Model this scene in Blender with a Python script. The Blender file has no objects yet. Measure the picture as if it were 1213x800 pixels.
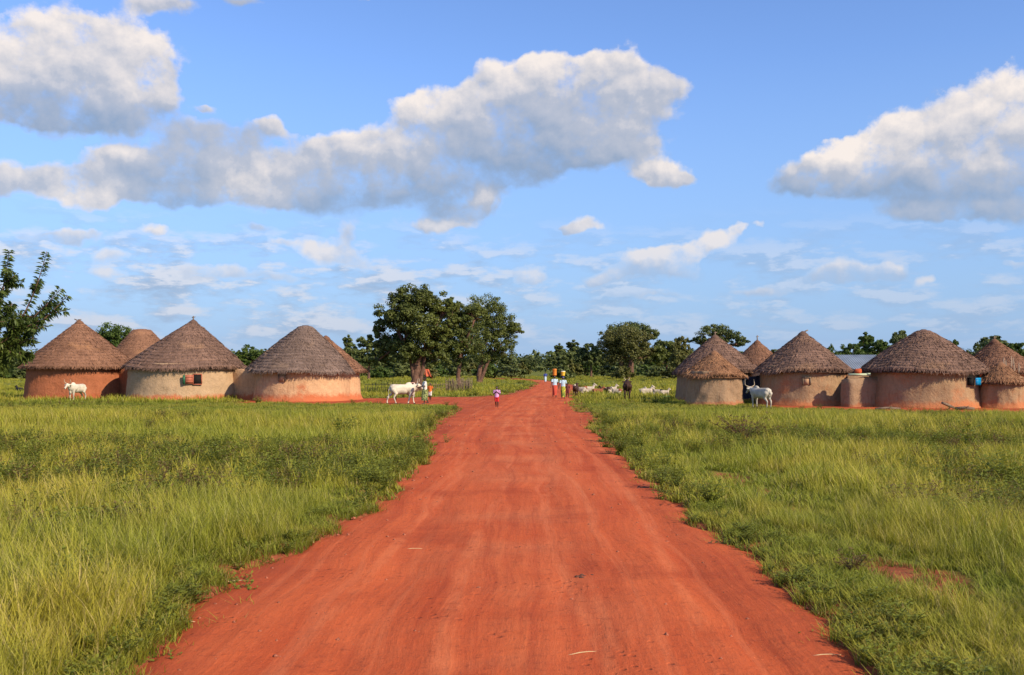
import bpy, math, random
import numpy as np
from mathutils import Vector

# ------------------------------------------------------------------ camera, sky, sun
F, CX, HY, H = 1179.0, 606.5, 437.0, 2.1      # focal length in photo pixels, centre, horizon row, eye height
S = bpy.context.scene
COL = S.collection
cam_d = bpy.data.cameras.new('camera'); cam = bpy.data.objects.new('camera', cam_d); COL.objects.link(cam)
cam.location = (0, 0, H); cam.rotation_euler = (math.radians(90), 0, 0)
cam_d.sensor_width = 36; cam_d.lens = 36 * F / 1213; cam_d.shift_y = (HY - 400) / 1213
cam_d.clip_start = .1; cam_d.clip_end = 20000
S.camera = cam
SUN_EL, SUN_AZ = math.radians(33), math.radians(50)        # azimuth from -Y towards +X
sd_ = Vector((math.cos(SUN_EL) * math.sin(SUN_AZ), -math.cos(SUN_EL) * math.cos(SUN_AZ), math.sin(SUN_EL)))
sl = bpy.data.lights.new('sun', 'SUN'); sl.energy = 4.8; sl.angle = math.radians(.53); sl.color = (1, .84, .62)
so = bpy.data.objects.new('sun', sl); COL.objects.link(so)
so.rotation_euler = sd_.to_track_quat('Z', 'Y').to_euler(); so.location = (60, -60, 60)
S.view_settings.view_transform = 'Standard'; S.view_settings.look = 'None'
S.view_settings.gamma = 1; S.view_settings.exposure = .35; S.view_settings.use_curve_mapping = False
S.cycles.max_bounces = 5; S.cycles.diffuse_bounces = 2; S.cycles.transmission_bounces = 2
S.cycles.transparent_max_bounces = 4; S.cycles.use_denoising = True

class NT:
    """small helper for writing node trees"""
    def __init__(s, nt): s.nt = nt; s.n = nt.nodes; s.l = nt.links
    def node(s, t, **k):
        n = s.n.new(t)
        for a, b in k.items(): setattr(n, a, b)
        return n
    def put(s, sock, v):
        if isinstance(v, bpy.types.NodeSocket): s.l.new(v, sock)
        elif v is not None: sock.default_value = v
    def m(s, op, a, b=None, c=None, clamp=False):
        n = s.node('ShaderNodeMath', operation=op, use_clamp=clamp)
        for i, v in enumerate((a, b, c)): s.put(n.inputs[i], v)
        return n.outputs[0]
    def v(s, op, a, b=None, c=None, scale=None):
        n = s.node('ShaderNodeVectorMath', operation=op)
        for i, v in enumerate((a, b, c)): s.put(n.inputs[i], v)
        if scale is not None: s.put(n.inputs['Scale'], scale)
        return n.outputs['Value' if op in ('LENGTH', 'DOT_PRODUCT', 'DISTANCE') else 'Vector']
    def noise(s, vec, scale, detail=4, rough=.55, dist=0, out='Fac'):
        n = s.node('ShaderNodeTexNoise'); n.noise_dimensions = '3D'
        if vec is not None: s.l.new(vec, n.inputs['Vector'])
        n.inputs['Scale'].default_value = scale; n.inputs['Detail'].default_value = detail
        n.inputs['Roughness'].default_value = rough; n.inputs['Distortion'].default_value = dist
        return n.outputs[0 if out == 'Fac' else 1]
    def mix(s, f, a, b, t='RGBA', mode='MIX'):
        n = s.node('ShaderNodeMix', data_type=t)
        if t == 'RGBA': n.blend_type = mode
        i = {'RGBA': (6, 7, 2), 'FLOAT': (2, 3, 0), 'VECTOR': (4, 5, 1)}[t]
        s.put(n.inputs[0], f)
        for k, v in ((i[0], a), (i[1], b)):
            if isinstance(v, tuple) and t == 'RGBA' and len(v) == 3: v = (*v, 1)
            s.put(n.inputs[k], v)
        return n.outputs[i[2]]
    def ramp(s, f, lo, hi, a=0., b=1., smooth=True):
        n = s.node('ShaderNodeMapRange', interpolation_type='SMOOTHSTEP' if smooth else 'LINEAR')
        for k, v in zip(('Value', 'From Min', 'From Max', 'To Min', 'To Max'), (f, lo, hi, a, b)): s.put(n.inputs[k], v)
        return n.outputs[0]
    def xyz(s, vec):
        n = s.node('ShaderNodeSeparateXYZ'); s.l.new(vec, n.inputs[0]); return n.outputs
    def comb(s, x, y, z):
        n = s.node('ShaderNodeCombineXYZ')
        for i, v in enumerate((x, y, z)): s.put(n.inputs[i], v)
        return n.outputs[0]

def build_world():
    w = bpy.data.worlds.new('World'); S.world = w; w.use_nodes = True
    w.node_tree.nodes.clear(); T = NT(w.node_tree)
    sky = T.node('ShaderNodeTexSky', sky_type='NISHITA'); sky.sun_disc = False
    sky.sun_elevation = SUN_EL; sky.sun_rotation = math.pi - SUN_AZ
    sky.air_density = 1.0; sky.dust_density = .3; sky.ozone_density = 4.5
    d = T.node('ShaderNodeTexCoord').outputs['Generated']
    x, y, z = T.xyz(d)
    az = T.m('ARCTAN2', x, y)
    hl = T.m('SQRT', T.m('ADD', T.m('MULTIPLY', x, x), T.m('MULTIPLY', y, y)))
    el = T.m('DIVIDE', z, T.m('MAXIMUM', hl, .05))
    k = F / 100
    P = T.comb(T.m('MULTIPLY', az, k), T.m('MULTIPLY', el, k), 0.)      # hundredths of a radian-ish: sky direction
    # cumulus lobes: centre and radii in photo pixels, turned into sky directions; tone 0 grey .. 1 sunlit
    E = [(10,85,85,55,.75),(70,60,60,42,.7),(125,75,55,42,.55),(178,72,24,38,.8),(150,108,38,20,.8),(50,126,80,18,.1),(110,124,50,18,.25),(190,4,36,10,.5),
         (140,184,30,11,.8),(110,232,40,16,.95),(75,210,44,17,.5),(190,206,52,20,.3),(225,186,44,18,.4),(255,160,52,20,.4),(325,150,20,12,.7),(305,222,48,22,.95),(285,190,42,17,.45),(350,215,30,18,.4),(-5,210,20,14,.6),(215,236,44,9,.15),
         (395,180,40,22,.6),(440,185,44,26,.75),(480,205,80,26,.35),(430,235,90,16,.02),(520,160,56,30,.5),(505,130,26,18,.95),(560,128,44,28,.7),(600,150,60,34,.3),(630,92,44,24,.9),(655,115,66,34,.4),(705,84,52,24,.75),(745,90,36,20,.6),(770,120,42,20,.65),(690,150,70,26,.45),(640,185,80,24,.2),(720,168,66,20,.6),(600,215,40,12,.1),(780,100,24,14,.55),
         (782,206,26,11,.8),(800,211,16,8,.5),(573,238,10,12,.85),(548,252,32,10,.35),(520,266,44,6,.6),(700,264,17,8,.65),(676,270,12,4,.4),(630,322,13,11,.85),(624,330,18,6,.5),(371,295,17,12,.9),(412,278,10,13,.5),(330,283,14,5,.6),(424,312,20,8,.7),(400,300,14,7,.5),
         (320,326,40,7,.5),(262,326,18,8,.7),(222,320,18,8,.6),(128,326,24,6,.7),(135,305,20,7,.6),(50,280,30,7,.5),(185,270,15,6,.75),(100,278,26,6,.5),(300,268,20,6,.4),
         (935,226,26,10,.2),(962,208,30,14,.45),(990,198,28,18,.85),(1012,172,18,12,.9),(1050,178,42,28,.75),(1028,212,50,14,.3),(1090,170,44,34,.7),(1100,215,80,18,.15),(1150,150,46,36,.6),(1152,205,40,20,.75),(1200,125,40,38,.85),(1200,185,50,34,.5),(1180,228,90,14,.05),(1110,250,56,8,.45),(1180,250,50,9,.4),(1250,200,60,50,.5),
         (848,284,13,10,.9),(825,296,20,9,.85),(790,300,24,9,.85),(755,308,26,10,.8),(740,324,32,9,.35),(790,322,36,9,.3),(708,332,14,5,.5),(762,350,50,5,.5),(870,272,5,8,.6),(895,265,14,6,.7),
         (1003,318,24,9,.65),(985,330,40,8,.35),(1040,325,26,6,.3),(1057,314,8,8,.85),(900,345,44,6,.45),(1098,334,9,5,.8),(1200,312,14,4,.5),(285,-2,24,8,.4),(430,-4,24,5,.6),(240,128,10,5,.7)]
    warp = T.v('SUBTRACT', T.noise(P, 2.0, 3, .6, out='Color'), (.5, .5, .5))
    Pw = T.v('MULTIPLY_ADD', warp, (.42, .34, 0), P)
    W = None; A = None
    for cx, cy, rx, ry, b in E:
        b = min(1.05, b + .18) if cy > 262 else b
        a = math.atan((cx - CX) / F); v = (HY - cy) / F * math.cos(a); c = (a * k, v * k); g_ = 1.25 if rx < 30 and cy > 180 else 1.; r = (rx / 100 * 1.02 * g_, ry / 100 * g_)
        q = T.v('MULTIPLY_ADD', Pw, (1 / r[0], 1 / r[1], 0), (-c[0] / r[0], -c[1] / r[1], b))
        wt = T.m('POWER', .45, T.v('DOT_PRODUCT', q, q)); wn = .45 ** (b * b)
        # weight so the tone term does not change the lobe strength
        wt = T.m('MULTIPLY', wt, 1 / wn)
        if A is None: A = T.v('SCALE', q, scale=wt); W = wt
        else: A = T.v('ADD', A, T.v('SCALE', q, scale=wt)); W = T.m('ADD', W, wt)
    Ws = T.m('MAXIMUM', W, .02); _, ay, ab = T.xyz(A); ay = T.m('DIVIDE', ay, Ws); ab = T.m('DIVIDE', ab, Ws)
    def vor(p, sc):
        n = T.node('ShaderNodeTexVoronoi'); n.feature = 'F1'; T.l.new(p, n.inputs['Vector']); n.inputs['Scale'].default_value = sc; return n.outputs['Distance']
    def relief(o):
        p = T.v('ADD', P, o) if o else P; pw = T.v('ADD', Pw, o) if o else Pw
        return T.m('ADD', T.m('MULTIPLY', T.noise(p, 1.9, 6, .6), .75), T.m('MULTIPLY', vor(pw, 3.1), -.22))
    R1 = relief(None); R2 = relief((.05, .10, 0))
    D1 = T.m('MULTIPLY_ADD', T.m('ADD', R1, -.24), 1.9, T.m('ADD', T.m('MULTIPLY', T.m('MINIMUM', W, 1.0), 1.0), -.58))
    D1 = T.m('MULTIPLY_ADD', T.m('SUBTRACT', T.noise(P, 9, 5, .65), .5), .35, D1)
    wid = T.m('ADD', T.m('MULTIPLY_ADD', ab, -.50, .74), T.ramp(T.xyz(P)[1], 2.1, 1.0, 0, .45))                        # grey parts have torn soft rims, sunlit parts crisp ones
    edge = T.ramp(D1, T.m('MULTIPLY', wid, -.25), wid)
    lit = T.m('MULTIPLY_ADD', ab, 1.25, -.19)
    lit = T.m('MULTIPLY_ADD', T.m('MAXIMUM', T.m('MINIMUM', ay, 1.2), -1.2), .24, lit)
    rl = T.m('SUBTRACT', R1, R2)
    lit = T.m('ADD', lit, T.m('MULTIPLY', rl, T.m('MULTIPLY_ADD', ab, .9, .9)))
    lit = T.m('ADD', lit, T.m('MULTIPLY', T.ramp(D1, .45, .0), .10))
    lit = T.ramp(lit, .0, 1.0, smooth=False)
    # low streaky field near the horizon
    Ps = T.v('MULTIPLY', P, (1, 3.1, 1))
    ns = T.noise(Ps, 1.1, 8, .6); nsb = T.noise(T.v('ADD', Ps, (.1, .3, 0)), 1.1, 8, .6)
    px_, py_, _ = T.xyz(P)
    band = T.m('MULTIPLY', T.ramp(py_, .1, .5), T.ramp(py_, 1.9, 1.1))
    left = T.ramp(px_, 2.5, -3.0, .5, 1.)
    low = T.m('MULTIPLY', T.m('MULTIPLY', T.ramp(ns, .42, .60), band), left)
    low_lit = T.ramp(T.m('SUBTRACT', ns, nsb), -.06, .08)
    # clouds everywhere outside the photographed part of the sky
    out = T.m('MAXIMUM', T.ramp(T.m('ABSOLUTE', px_), 6.6, 8.5), T.ramp(py_, 4.9, 6.4))
    oc = T.m('MULTIPLY', T.ramp(T.noise(P, .33, 8, .6), .5, .62), out)
    alpha = T.m('MAXIMUM', T.m('MULTIPLY', edge, T.m('MULTIPLY', T.m('MULTIPLY_ADD', ab, .14, .84), T.ramp(py_, 2.1, .8, 1., .8))), T.m('MAXIMUM', T.m('MULTIPLY', low, .72), oc))
    isf = T.ramp(edge, .0, .25)
    lt = T.mix(isf, low_lit, lit, 'FLOAT')
    g = 9.6
    dark = tuple(g * c for c in (.235, .305, .42)); midt = tuple(g * c for c in (.44, .455, .51)); bright = tuple(g * c for c in (.80, .72, .66))
    cc = T.mix(T.ramp(lt, 0, .55, smooth=False), dark, midt); cc = T.mix(T.ramp(lt, .5, 1, smooth=False), cc, bright)
    # far clouds pale into the blue air near the horizon
    air = tuple(g * c for c in (.33, .43, .60))
    cc = T.mix(T.ramp(py_, 2.2, .2, 0, .6, False), cc, air)
    skyc = T.mix(1., sky.outputs[0], (1.30, 1.36, 1.62), mode='MULTIPLY')
    skyc = T.mix(T.ramp(py_, 3.6, .3, 0, .85, False), skyc, tuple(g * c for c in (.225, .365, .60)))
    fin = T.mix(alpha, skyc, cc)
    bg = T.node('ShaderNodeBackground'); T.l.new(fin, bg.inputs[0]); bg.inputs[1].default_value = .1
    o = T.node('ShaderNodeOutputWorld'); T.l.new(bg.outputs[0], o.inputs[0])
    w.cycles.sampling_method = 'MANUAL'; w.cycles.sample_map_resolution = 512
build_world()

# ------------------------------------------------------------------ helpers
def tag(o, label=None, cat=None, group=None, kind=None):
    if label: o['label'] = label
    if cat: o['category'] = cat
    if group: o['group'] = group
    if kind: o['kind'] = kind
    return o
def obj(name, me, mat=None, parent=None, loc=None):
    o = bpy.data.objects.new(name, me); COL.objects.link(o)
    if mat and me and not me.materials: me.materials.append(mat)
    if parent: o.parent = parent
    if loc is not None: o.location = loc
    return o
def thing(name, label, cat, loc=(0, 0, 0), rz=0, group=None):
    o = bpy.data.objects.new(name, None); COL.objects.link(o); o.empty_display_size = .3
    o.location = loc; o.rotation_euler = (0, 0, rz)
    return tag(o, label, cat, group)
def mesh_np(name, V, faces, attrs=None, smooth=False):
    """faces: list of (N,k) int arrays"""
    me = bpy.data.meshes.new(name); V = np.asarray(V, np.float32)
    if not isinstance(faces, list) or isinstance(faces[0], tuple): faces = [np.array(faces)]
    faces = [np.asarray(f, np.int32) for f in faces if len(f)]
    me.vertices.add(len(V)); me.vertices.foreach_set('co', V.ravel())
    nl = sum(f.size for f in faces); nf = sum(len(f) for f in faces)
    me.loops.add(nl); me.polygons.add(nf)
    me.loops.foreach_set('vertex_index', np.concatenate([f.ravel() for f in faces]))
    tot = np.concatenate([np.full(len(f), f.shape[1], np.int32) for f in faces])
    st = np.zeros(nf, np.int32); st[1:] = np.cumsum(tot)[:-1]
    me.polygons.foreach_set('loop_start', st); me.polygons.foreach_set('loop_total', tot)
    if smooth: me.polygons.foreach_set('use_smooth', np.ones(nf, bool))
    for k, a in (attrs or {}).items():
        at = me.attributes.new(k, 'FLOAT', 'POINT'); at.data.foreach_set('value', np.asarray(a, np.float32))
    me.update(calc_edges=True); me.validate()
    return me
class MB:
    """mesh collector"""
    def __init__(s): s.V = []; s.Q = []; s.T = []; s.A = []; s.n = 0
    def add(s, V, Q=None, T=None, a=0.):
        V = np.asarray(V, float).reshape(-1, 3); s.V.append(V)
        s.A.append(np.broadcast_to(np.asarray(a, float), (len(V),)))
        if Q is not None and len(Q): s.Q.append(np.asarray(Q) + s.n)
        if T is not None and len(T): s.T.append(np.asarray(T) + s.n)
        s.n += len(V)
    def box(s, c, d, rz=0, a=0., rx=0):
        x, y, z = (k / 2 for k in d)
        V = np.array([(i * x, j * y, k * z) for k in (-1, 1) for j in (-1, 1) for i in (-1, 1)])
        if rx: cr, sr = math.cos(rx), math.sin(rx); V = V @ np.array([[1, 0, 0], [0, cr, sr], [0, -sr, cr]])
        cr, sr = math.cos(rz), math.sin(rz); V = V @ np.array([[cr, sr, 0], [-sr, cr, 0], [0, 0, 1]])
        s.add(V + np.array(c), [(0, 2, 3, 1), (4, 5, 7, 6), (0, 1, 5, 4), (2, 6, 7, 3), (0, 4, 6, 2), (1, 3, 7, 5)], a=a)
    def tube(s, pts, rad, n=8, cap=True, a=0., flat=1.):
        pts = np.asarray(pts, float); rad = np.broadcast_to(np.asarray(rad, float), (len(pts),))
        tan = np.gradient(pts, axis=0); tan /= np.linalg.norm(tan, axis=1)[:, None] + 1e-9
        ref = np.array((0, 0, 1.)) if abs(tan[:, 2]).mean() < .8 else np.array((0, 1., 0))
        u = np.cross(tan, ref); u /= np.linalg.norm(u, axis=1)[:, None] + 1e-9; w = np.cross(tan, u)
        an = np.linspace(0, 2 * math.pi, n, endpoint=False)
        R = pts[:, None] + rad[:, None, None] * (np.cos(an)[None, :, None] * u[:, None] + flat * np.sin(an)[None, :, None] * w[:, None])
        Q = [(i * n + j, i * n + (j + 1) % n, (i + 1) * n + (j + 1) % n, (i + 1) * n + j) for i in range(len(pts) - 1) for j in range(n)]
        V = R.reshape(-1, 3); T = []
        if cap:
            V = np.vstack([V, pts[0], pts[-1]]); m = len(V)
            T = [(m - 2, (j + 1) % n, j) for j in range(n)] + [(m - 1, (len(pts) - 1) * n + j, (len(pts) - 1) * n + (j + 1) % n) for j in range(n)]
        s.add(V, Q, T, a)
    def cap(s, a_, b_, ra, rb, n=12):
        """tapered capsule"""
        a_ = np.array(a_, float); b_ = np.array(b_, float); d = b_ - a_; L = np.linalg.norm(d) + 1e-6; d /= L
        P, R = [], []
        for t in np.linspace(-1, 0, 5): P.append(a_ + d * ra * math.sin(t * math.pi / 2)); R.append(max(ra * math.cos(t * math.pi / 2), ra * .02))
        for t in np.linspace(0, 1, 5): P.append(b_ + d * rb * math.sin(t * math.pi / 2)); R.append(max(rb * math.cos(t * math.pi / 2), rb * .02))
        P = np.array(P); ref = np.array((0, 0, 1.)) if abs(d[2]) < .8 else np.array((0, 1., 0))
        u = np.cross(d, ref); u /= np.linalg.norm(u); w = np.cross(d, u)
        an = np.linspace(0, 2 * math.pi, n, endpoint=False)
        V = (P[:, None] + np.array(R)[:, None, None] * (np.cos(an)[None, :, None] * u + np.sin(an)[None, :, None] * w)).reshape(-1, 3)
        Q = [(i * n + j, i * n + (j + 1) % n, (i + 1) * n + (j + 1) % n, (i + 1) * n + j) for i in range(len(P) - 1) for j in range(n)]
        m = len(V); V = np.vstack([V, P[0], P[-1]])
        T = [(m, (j + 1) % n, j) for j in range(n)] + [(m + 1, (len(P) - 1) * n + j, (len(P) - 1) * n + (j + 1) % n) for j in range(n)]
        s.add(V, Q, T)
    def ell(s, c, r, rot=0, axis='y', n=16):
        th = np.linspace(0, math.pi, 11); an = np.linspace(0, 2 * math.pi, n, endpoint=False)
        V = np.array([(math.sin(t) * math.cos(a), math.sin(t) * math.sin(a), math.cos(t)) for t in np.clip(th, .02, 3.12) for a in an]) * np.array(r)
        if rot:
            c_, s_ = math.cos(rot), math.sin(rot)
            M = {'y': [[c_, 0, -s_], [0, 1, 0], [s_, 0, c_]], 'x': [[1, 0, 0], [0, c_, s_], [0, -s_, c_]], 'z': [[c_, s_, 0], [-s_, c_, 0], [0, 0, 1]]}[axis]
            V = V @ np.array(M)
        Q = [(i * n + j, (i + 1) * n + j, (i + 1) * n + (j + 1) % n, i * n + (j + 1) % n) for i in range(10) for j in range(n)]
        m = len(V); V = np.vstack([V, V[:n].mean(0), V[-n:].mean(0)])
        T = [(m, j, (j + 1) % n) for j in range(n)] + [(m + 1, 10 * n + (j + 1) % n, 10 * n + j) for j in range(n)]
        s.add(V + np.array(c), Q, T)
    def mesh(s, name, smooth=False):
        f = []
        if s.Q: f.append(np.vstack(s.Q))
        if s.T: f.append(np.vstack(s.T))
        return mesh_np(name, np.vstack(s.V), f, {'rnd': np.concatenate(s.A)}, smooth)
    def build(s, name, mat, parent=None, smooth=False): return obj(name, s.mesh(name, smooth), mat, parent)
def remeshed(mb, name, voxel, smooth_it=3):
    """fuse overlapping shapes into one continuous surface"""
    me = mb.mesh(name); o = bpy.data.objects.new('tmp', me); COL.objects.link(o)
    r = o.modifiers.new('r', 'REMESH'); r.mode = 'VOXEL'; r.voxel_size = voxel; r.use_smooth_shade = True
    sm = o.modifiers.new('s', 'SMOOTH'); sm.iterations = smooth_it; sm.factor = .5
    dg = bpy.context.evaluated_depsgraph_get(); dg.update()
    out = bpy.data.meshes.new_from_object(o.evaluated_get(dg)); out.name = name
    bpy.data.objects.remove(o); bpy.data.meshes.remove(me)
    return out

def G(px, py): Y = F * H / (py - HY); return np.array(((px - CX) / F * Y, Y))      # ground point seen at a photo pixel
_g = np.random.default_rng(5); _tab = _g.random((256, 256))
def vnoise(x, y):
    x = np.asarray(x, float); y = np.asarray(y, float); xi = np.floor(x).astype(int); yi = np.floor(y).astype(int)
    fx = x - xi; fy = y - yi; fx = fx * fx * (3 - 2 * fx); fy = fy * fy * (3 - 2 * fy)
    t = lambda a, b: _tab[a & 255, b & 255]
    return (t(xi, yi) * (1 - fx) + t(xi + 1, yi) * fx) * (1 - fy) + (t(xi, yi + 1) * (1 - fx) + t(xi + 1, yi + 1) * fx) * fy
def fbm(x, y, o=4):
    s = 0; a = .5
    for i in range(o): s = s + a * vnoise(x + 17.3 * i, y - 9.1 * i); x, y, a = x * 2.03, y * 2.03, a / 2
    return s / (1 - .5 ** o)
def psd(poly, x, y):
    """signed distance to polygon, negative inside"""
    x = np.asarray(x, float); y = np.asarray(y, float); best = np.full(x.shape, 1e9); ins = np.zeros(x.shape, bool)
    n = len(poly)
    for i in range(n):
        ax, ay = poly[i]; bx, by = poly[(i + 1) % n]; ex, ey = bx - ax, by - ay
        t = np.clip(((x - ax) * ex + (y - ay) * ey) / (ex * ex + ey * ey + 1e-12), 0, 1)
        best = np.minimum(best, (x - ax - t * ex) ** 2 + (y - ay - t * ey) ** 2)
        if ay != by: ins ^= ((ay > y) != (by > y)) & (x < ex * (y - ay) / ey + ax)
    d = np.sqrt(best); return np.where(ins, -d, d)

# ------------------------------------------------------------------ materials
def new_mat(name):
    m = bpy.data.materials.new(name); m.use_nodes = True; m.node_tree.nodes.clear()
    return m, NT(m.node_tree)
def finish(T, color, rough=.8, bump=None, bstr=.3, bdist=.05, spec=.3, transl=None, metal=0.):
    b = T.node('ShaderNodeBsdfPrincipled'); T.put(b.inputs['Base Color'], color if not isinstance(color, tuple) else (*color[:3], 1))
    T.put(b.inputs['Roughness'], rough); T.put(b.inputs['Specular IOR Level'], spec); b.inputs['Metallic'].default_value = metal
    if bump is not None:
        n = T.node('ShaderNodeBump'); n.inputs['Strength'].default_value = bstr; n.inputs['Distance'].default_value = bdist
        T.l.new(bump, n.inputs['Height']); T.l.new(n.outputs[0], b.inputs['Normal'])
    o = T.node('ShaderNodeOutputMaterial'); sh = b.outputs[0]
    if transl:
        t = T.node('ShaderNodeBsdfTranslucent'); T.put(t.inputs[0], color if not isinstance(color, tuple) else (*color, 1))
        ms = T.node('ShaderNodeMixShader'); ms.inputs[0].default_value = transl
        T.l.new(sh, ms.inputs[1]); T.l.new(t.outputs[0], ms.inputs[2]); sh = ms.outputs[0]
    T.l.new(sh, o.inputs[0])
def pos(T): return T.node('ShaderNodeNewGeometry').outputs['Position']
def attr(T, n): a = T.node('ShaderNodeAttribute'); a.attribute_name = n; return a.outputs['Fac']
def simple(name, c, rough=.8, var=.25, scale=6., spec=.3, bump=.2, c2=None, metal=0.):
    m, T = new_mat(name); p = T.node('ShaderNodeTexCoord').outputs['Object']
    n = T.noise(p, scale, 5); c2 = c2 or tuple(k * (1 - var) for k in c)
    finish(T, T.mix(T.ramp(n, .35, .65), c2, c), rough, T.noise(p, scale * 4, 4), bump, .02, spec, metal=metal)
    return m
def plaster(name, top, low, red_h=.55, patch=.25, stain=.5):
    """mud wall: plaster colour above, splashed red earth below"""
    m, T = new_mat(name); tc = T.node('ShaderNodeTexCoord').outputs['Object']; x, y, z = T.xyz(tc)
    n1 = T.noise(tc, .9, 6, .65); n2 = T.noise(tc, 4., 6, .7); n3 = T.noise(T.v('MULTIPLY', tc, (3, 3, .35)), 2.2, 5, .6)
    hgt = T.m('ADD', z, T.m('MULTIPLY', T.m('SUBTRACT', n1, .5), -1.5 * red_h))
    f = T.ramp(T.m('ADD', hgt, T.m('MULTIPLY', T.m('SUBTRACT', n2, .5), -.5)), red_h * 1.15, red_h * .35)
    f = T.m('MAXIMUM', f, T.ramp(n1, .66 - patch * .3, .74, 0, .75))
    c = T.mix(T.ramp(n2, .35, .7), top, tuple(k * .82 for k in top))
    c = T.mix(f, c, low)
    c = T.mix(T.ramp(n3, .52, .72, 0, stain), c, tuple(k * .5 for k in low))
    c = T.mix(T.ramp(T.noise(tc, 11, 4, .7), .56, .75, 0, .5), c, tuple(k * .55 for k in top))
    h = T.m('ADD', T.noise(tc, 1.6, 5, .6), T.m('MULTIPLY', T.noise(tc, 9, 5, .7), .5))
    finish(T, c, .95, h, .7, .12, .1); return m
def thatch(name, a, b, tip):
    m, T = new_mat(name); tc = T.node('ShaderNodeTexCoord').outputs['Object']
    r = attr(T, 'rnd'); n = T.noise(tc, .7, 5, .6); n2 = T.noise(tc, 5, 5, .7)
    c = T.mix(T.ramp(T.m('ADD', T.m('MULTIPLY', r, .36), T.m('MULTIPLY', n, .74)), .3, .88), a, b)
    c = T.mix(T.ramp(n2, .5, .75, 0, .5), c, tuple(k * .5 for k in a))
    x, y, z = T.xyz(tc)
    c = T.mix(T.m('MULTIPLY', T.ramp(T.noise(T.v('MULTIPLY', tc, (.5, .5, 1)), .9, 4), .55, .75), .6), c, tip)
    finish(T, c, .9, n2, .5, .05, .15); return m
def leafmat(name, dark, lite, transl=.25, scale=.35):
    m, T = new_mat(name); r = attr(T, 'rnd'); n = T.noise(pos(T), scale, 3)
    f = T.m('ADD', T.m('MULTIPLY', r, .6), T.m('MULTIPLY', T.ramp(n, .35, .65), .4))
    finish(T, T.mix(f, dark, lite), .55, spec=.3, transl=transl); return m

M_bark = simple('bark', (.17, .09, .062), .95, .5, 5, bump=.8)
M_leaf = leafmat('tree_leaf', (.048, .066, .014), (.17, .195, .038))
M_leaf_far = leafmat('far_leaf', (.045, .070, .022), (.16, .185, .048), .2, .08)
M_leaf_olive = leafmat('olive_leaf', (.065, .075, .018), (.19, .18, .045), .2, .08)
M_leaf_near = leafmat('mango_leaf', (.03, .058, .013), (.14, .18, .035), .25)
M_leaf_bright = leafmat('bright_leaf', (.045, .085, .015), (.12, .17, .03), .3, .1)
M_wood = simple('old_wood', (.22, .16, .11), .9, .4, 8, bump=.6)
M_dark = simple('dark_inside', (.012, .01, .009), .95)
M_white_cow = simple('white_hide', (.66, .58, .45), .75, .30, 2.2, bump=.1)
M_grey_cow = simple('greyish_white_hide', (.50, .46, .39), .8, .3, 2.5)  # greyer tone of the white hide, over the whole body
M_goat = simple('cream_goat_hair', (.50, .42, .33), .85, .35, 5)
M_brown_hide = simple('brown_hide', (.055, .022, .013), .7, .4, 4)
M_red_hide = simple('russet_hide', (.30, .10, .045), .75, .3, 4)
M_black_hide = simple('black_hide', (.02, .017, .016), .7, .3, 4)
M_horn = simple('horn', (.45, .36, .25), .5, .3, 8)
M_skin = simple('dark_skin', (.055, .026, .016), .5, .2, 8, spec=.45)
M_hair = simple('black_hair', (.01, .008, .008), .8, .2, 20)

# ------------------------------------------------------------------ ground, road, paths
rng = np.random.default_rng(11)
Lpx = [(110,860),(140,815),(152,785),(196,757),(222,722),(262,694),(262,678),(318,660),(352,652),(392,630),(436,600),(470,574),(500,547),(509,527),(504,514),(515,500),(540,489),(549,483)]
Rpx = [(690,458.6),(683,462),(680,467),(684,474),(679,480),(684,487),(700,492),(712,499),(702,506),(720,522),(748,546),(786,578),(822,608),(856,638),(905,664),(934,690),(962,716),(1000,762),(1040,800),(1090,860)]
def ragged(pts, amp, seed):
    r = np.random.default_rng(seed); out = []
    for (a, b) in zip(pts[:-1], pts[1:]):
        a = np.array(a); b = np.array(b); n = max(1, min(14, int(np.linalg.norm(b - a) / .5)))
        for i in range(n): out.append(a + (b - a) * i / n + r.normal(0, amp, 2) * (i > 0))
    out.append(np.array(pts[-1])); return out
Lw = [G(*p) for p in Lpx]; Rw = [G(*p) for p in Rpx]
side_top = [G(*p) for p in ((600,468.2),(622,461.5),(633,456.5),(638,454.2),(630,451.5),(600,449.5),(560,448.3))]
side_far = [G(*p) for p in ((575,447.6),(612,448.4),(645,450.6),(657,452.8),(676,456))]
road_poly = ragged([np.array((-3.1, 1.)), ] + Lw, .10, 1) + [G(556,477)] + ragged(side_top + side_far + Rw + [np.array((2.9, 1.))], .10, 2)
path_poly = ragged([G(*p) for p in ((284,471),(284,478.5),(330,477.6),(380,479),(430,477.5),(470,479.2),(520,479),(552,484),(585,486),(610,478),(604,467.5),(560,471),(515,470.5),(470,472),(430,472.3),(360,470))], .12, 3)
yard_poly = ragged([G(*p) for p in ((902,481.5),(940,485.2),(985,485.2),(1040,487.0),(1100,488.2),(1160,487.6),(1215,488.5),(1300,488),(1300,475),(1215,475),(1150,474),(1040,475),(960,474),(902,476))], .1, 4)
edge_noise = lambda x, y: (fbm(x * 1.1, y * 1.1, 4) - .5) * .75 * np.clip(.5 + y / 60, .5, 2)
def sd_road(x, y): return psd(road_poly, x, y) + edge_noise(x, y)
def sd_path(x, y): return np.minimum(psd(path_poly, x, y), psd(yard_poly, x, y)) + edge_noise(x, y) * .8
def centre(y):
    return np.interp(y, [0, 6.8, 24, 39, 60, 75, 110, 155], [-.04, -.04, .17, .1, 1.2, 2.0, 4.6, 5.5])
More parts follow.
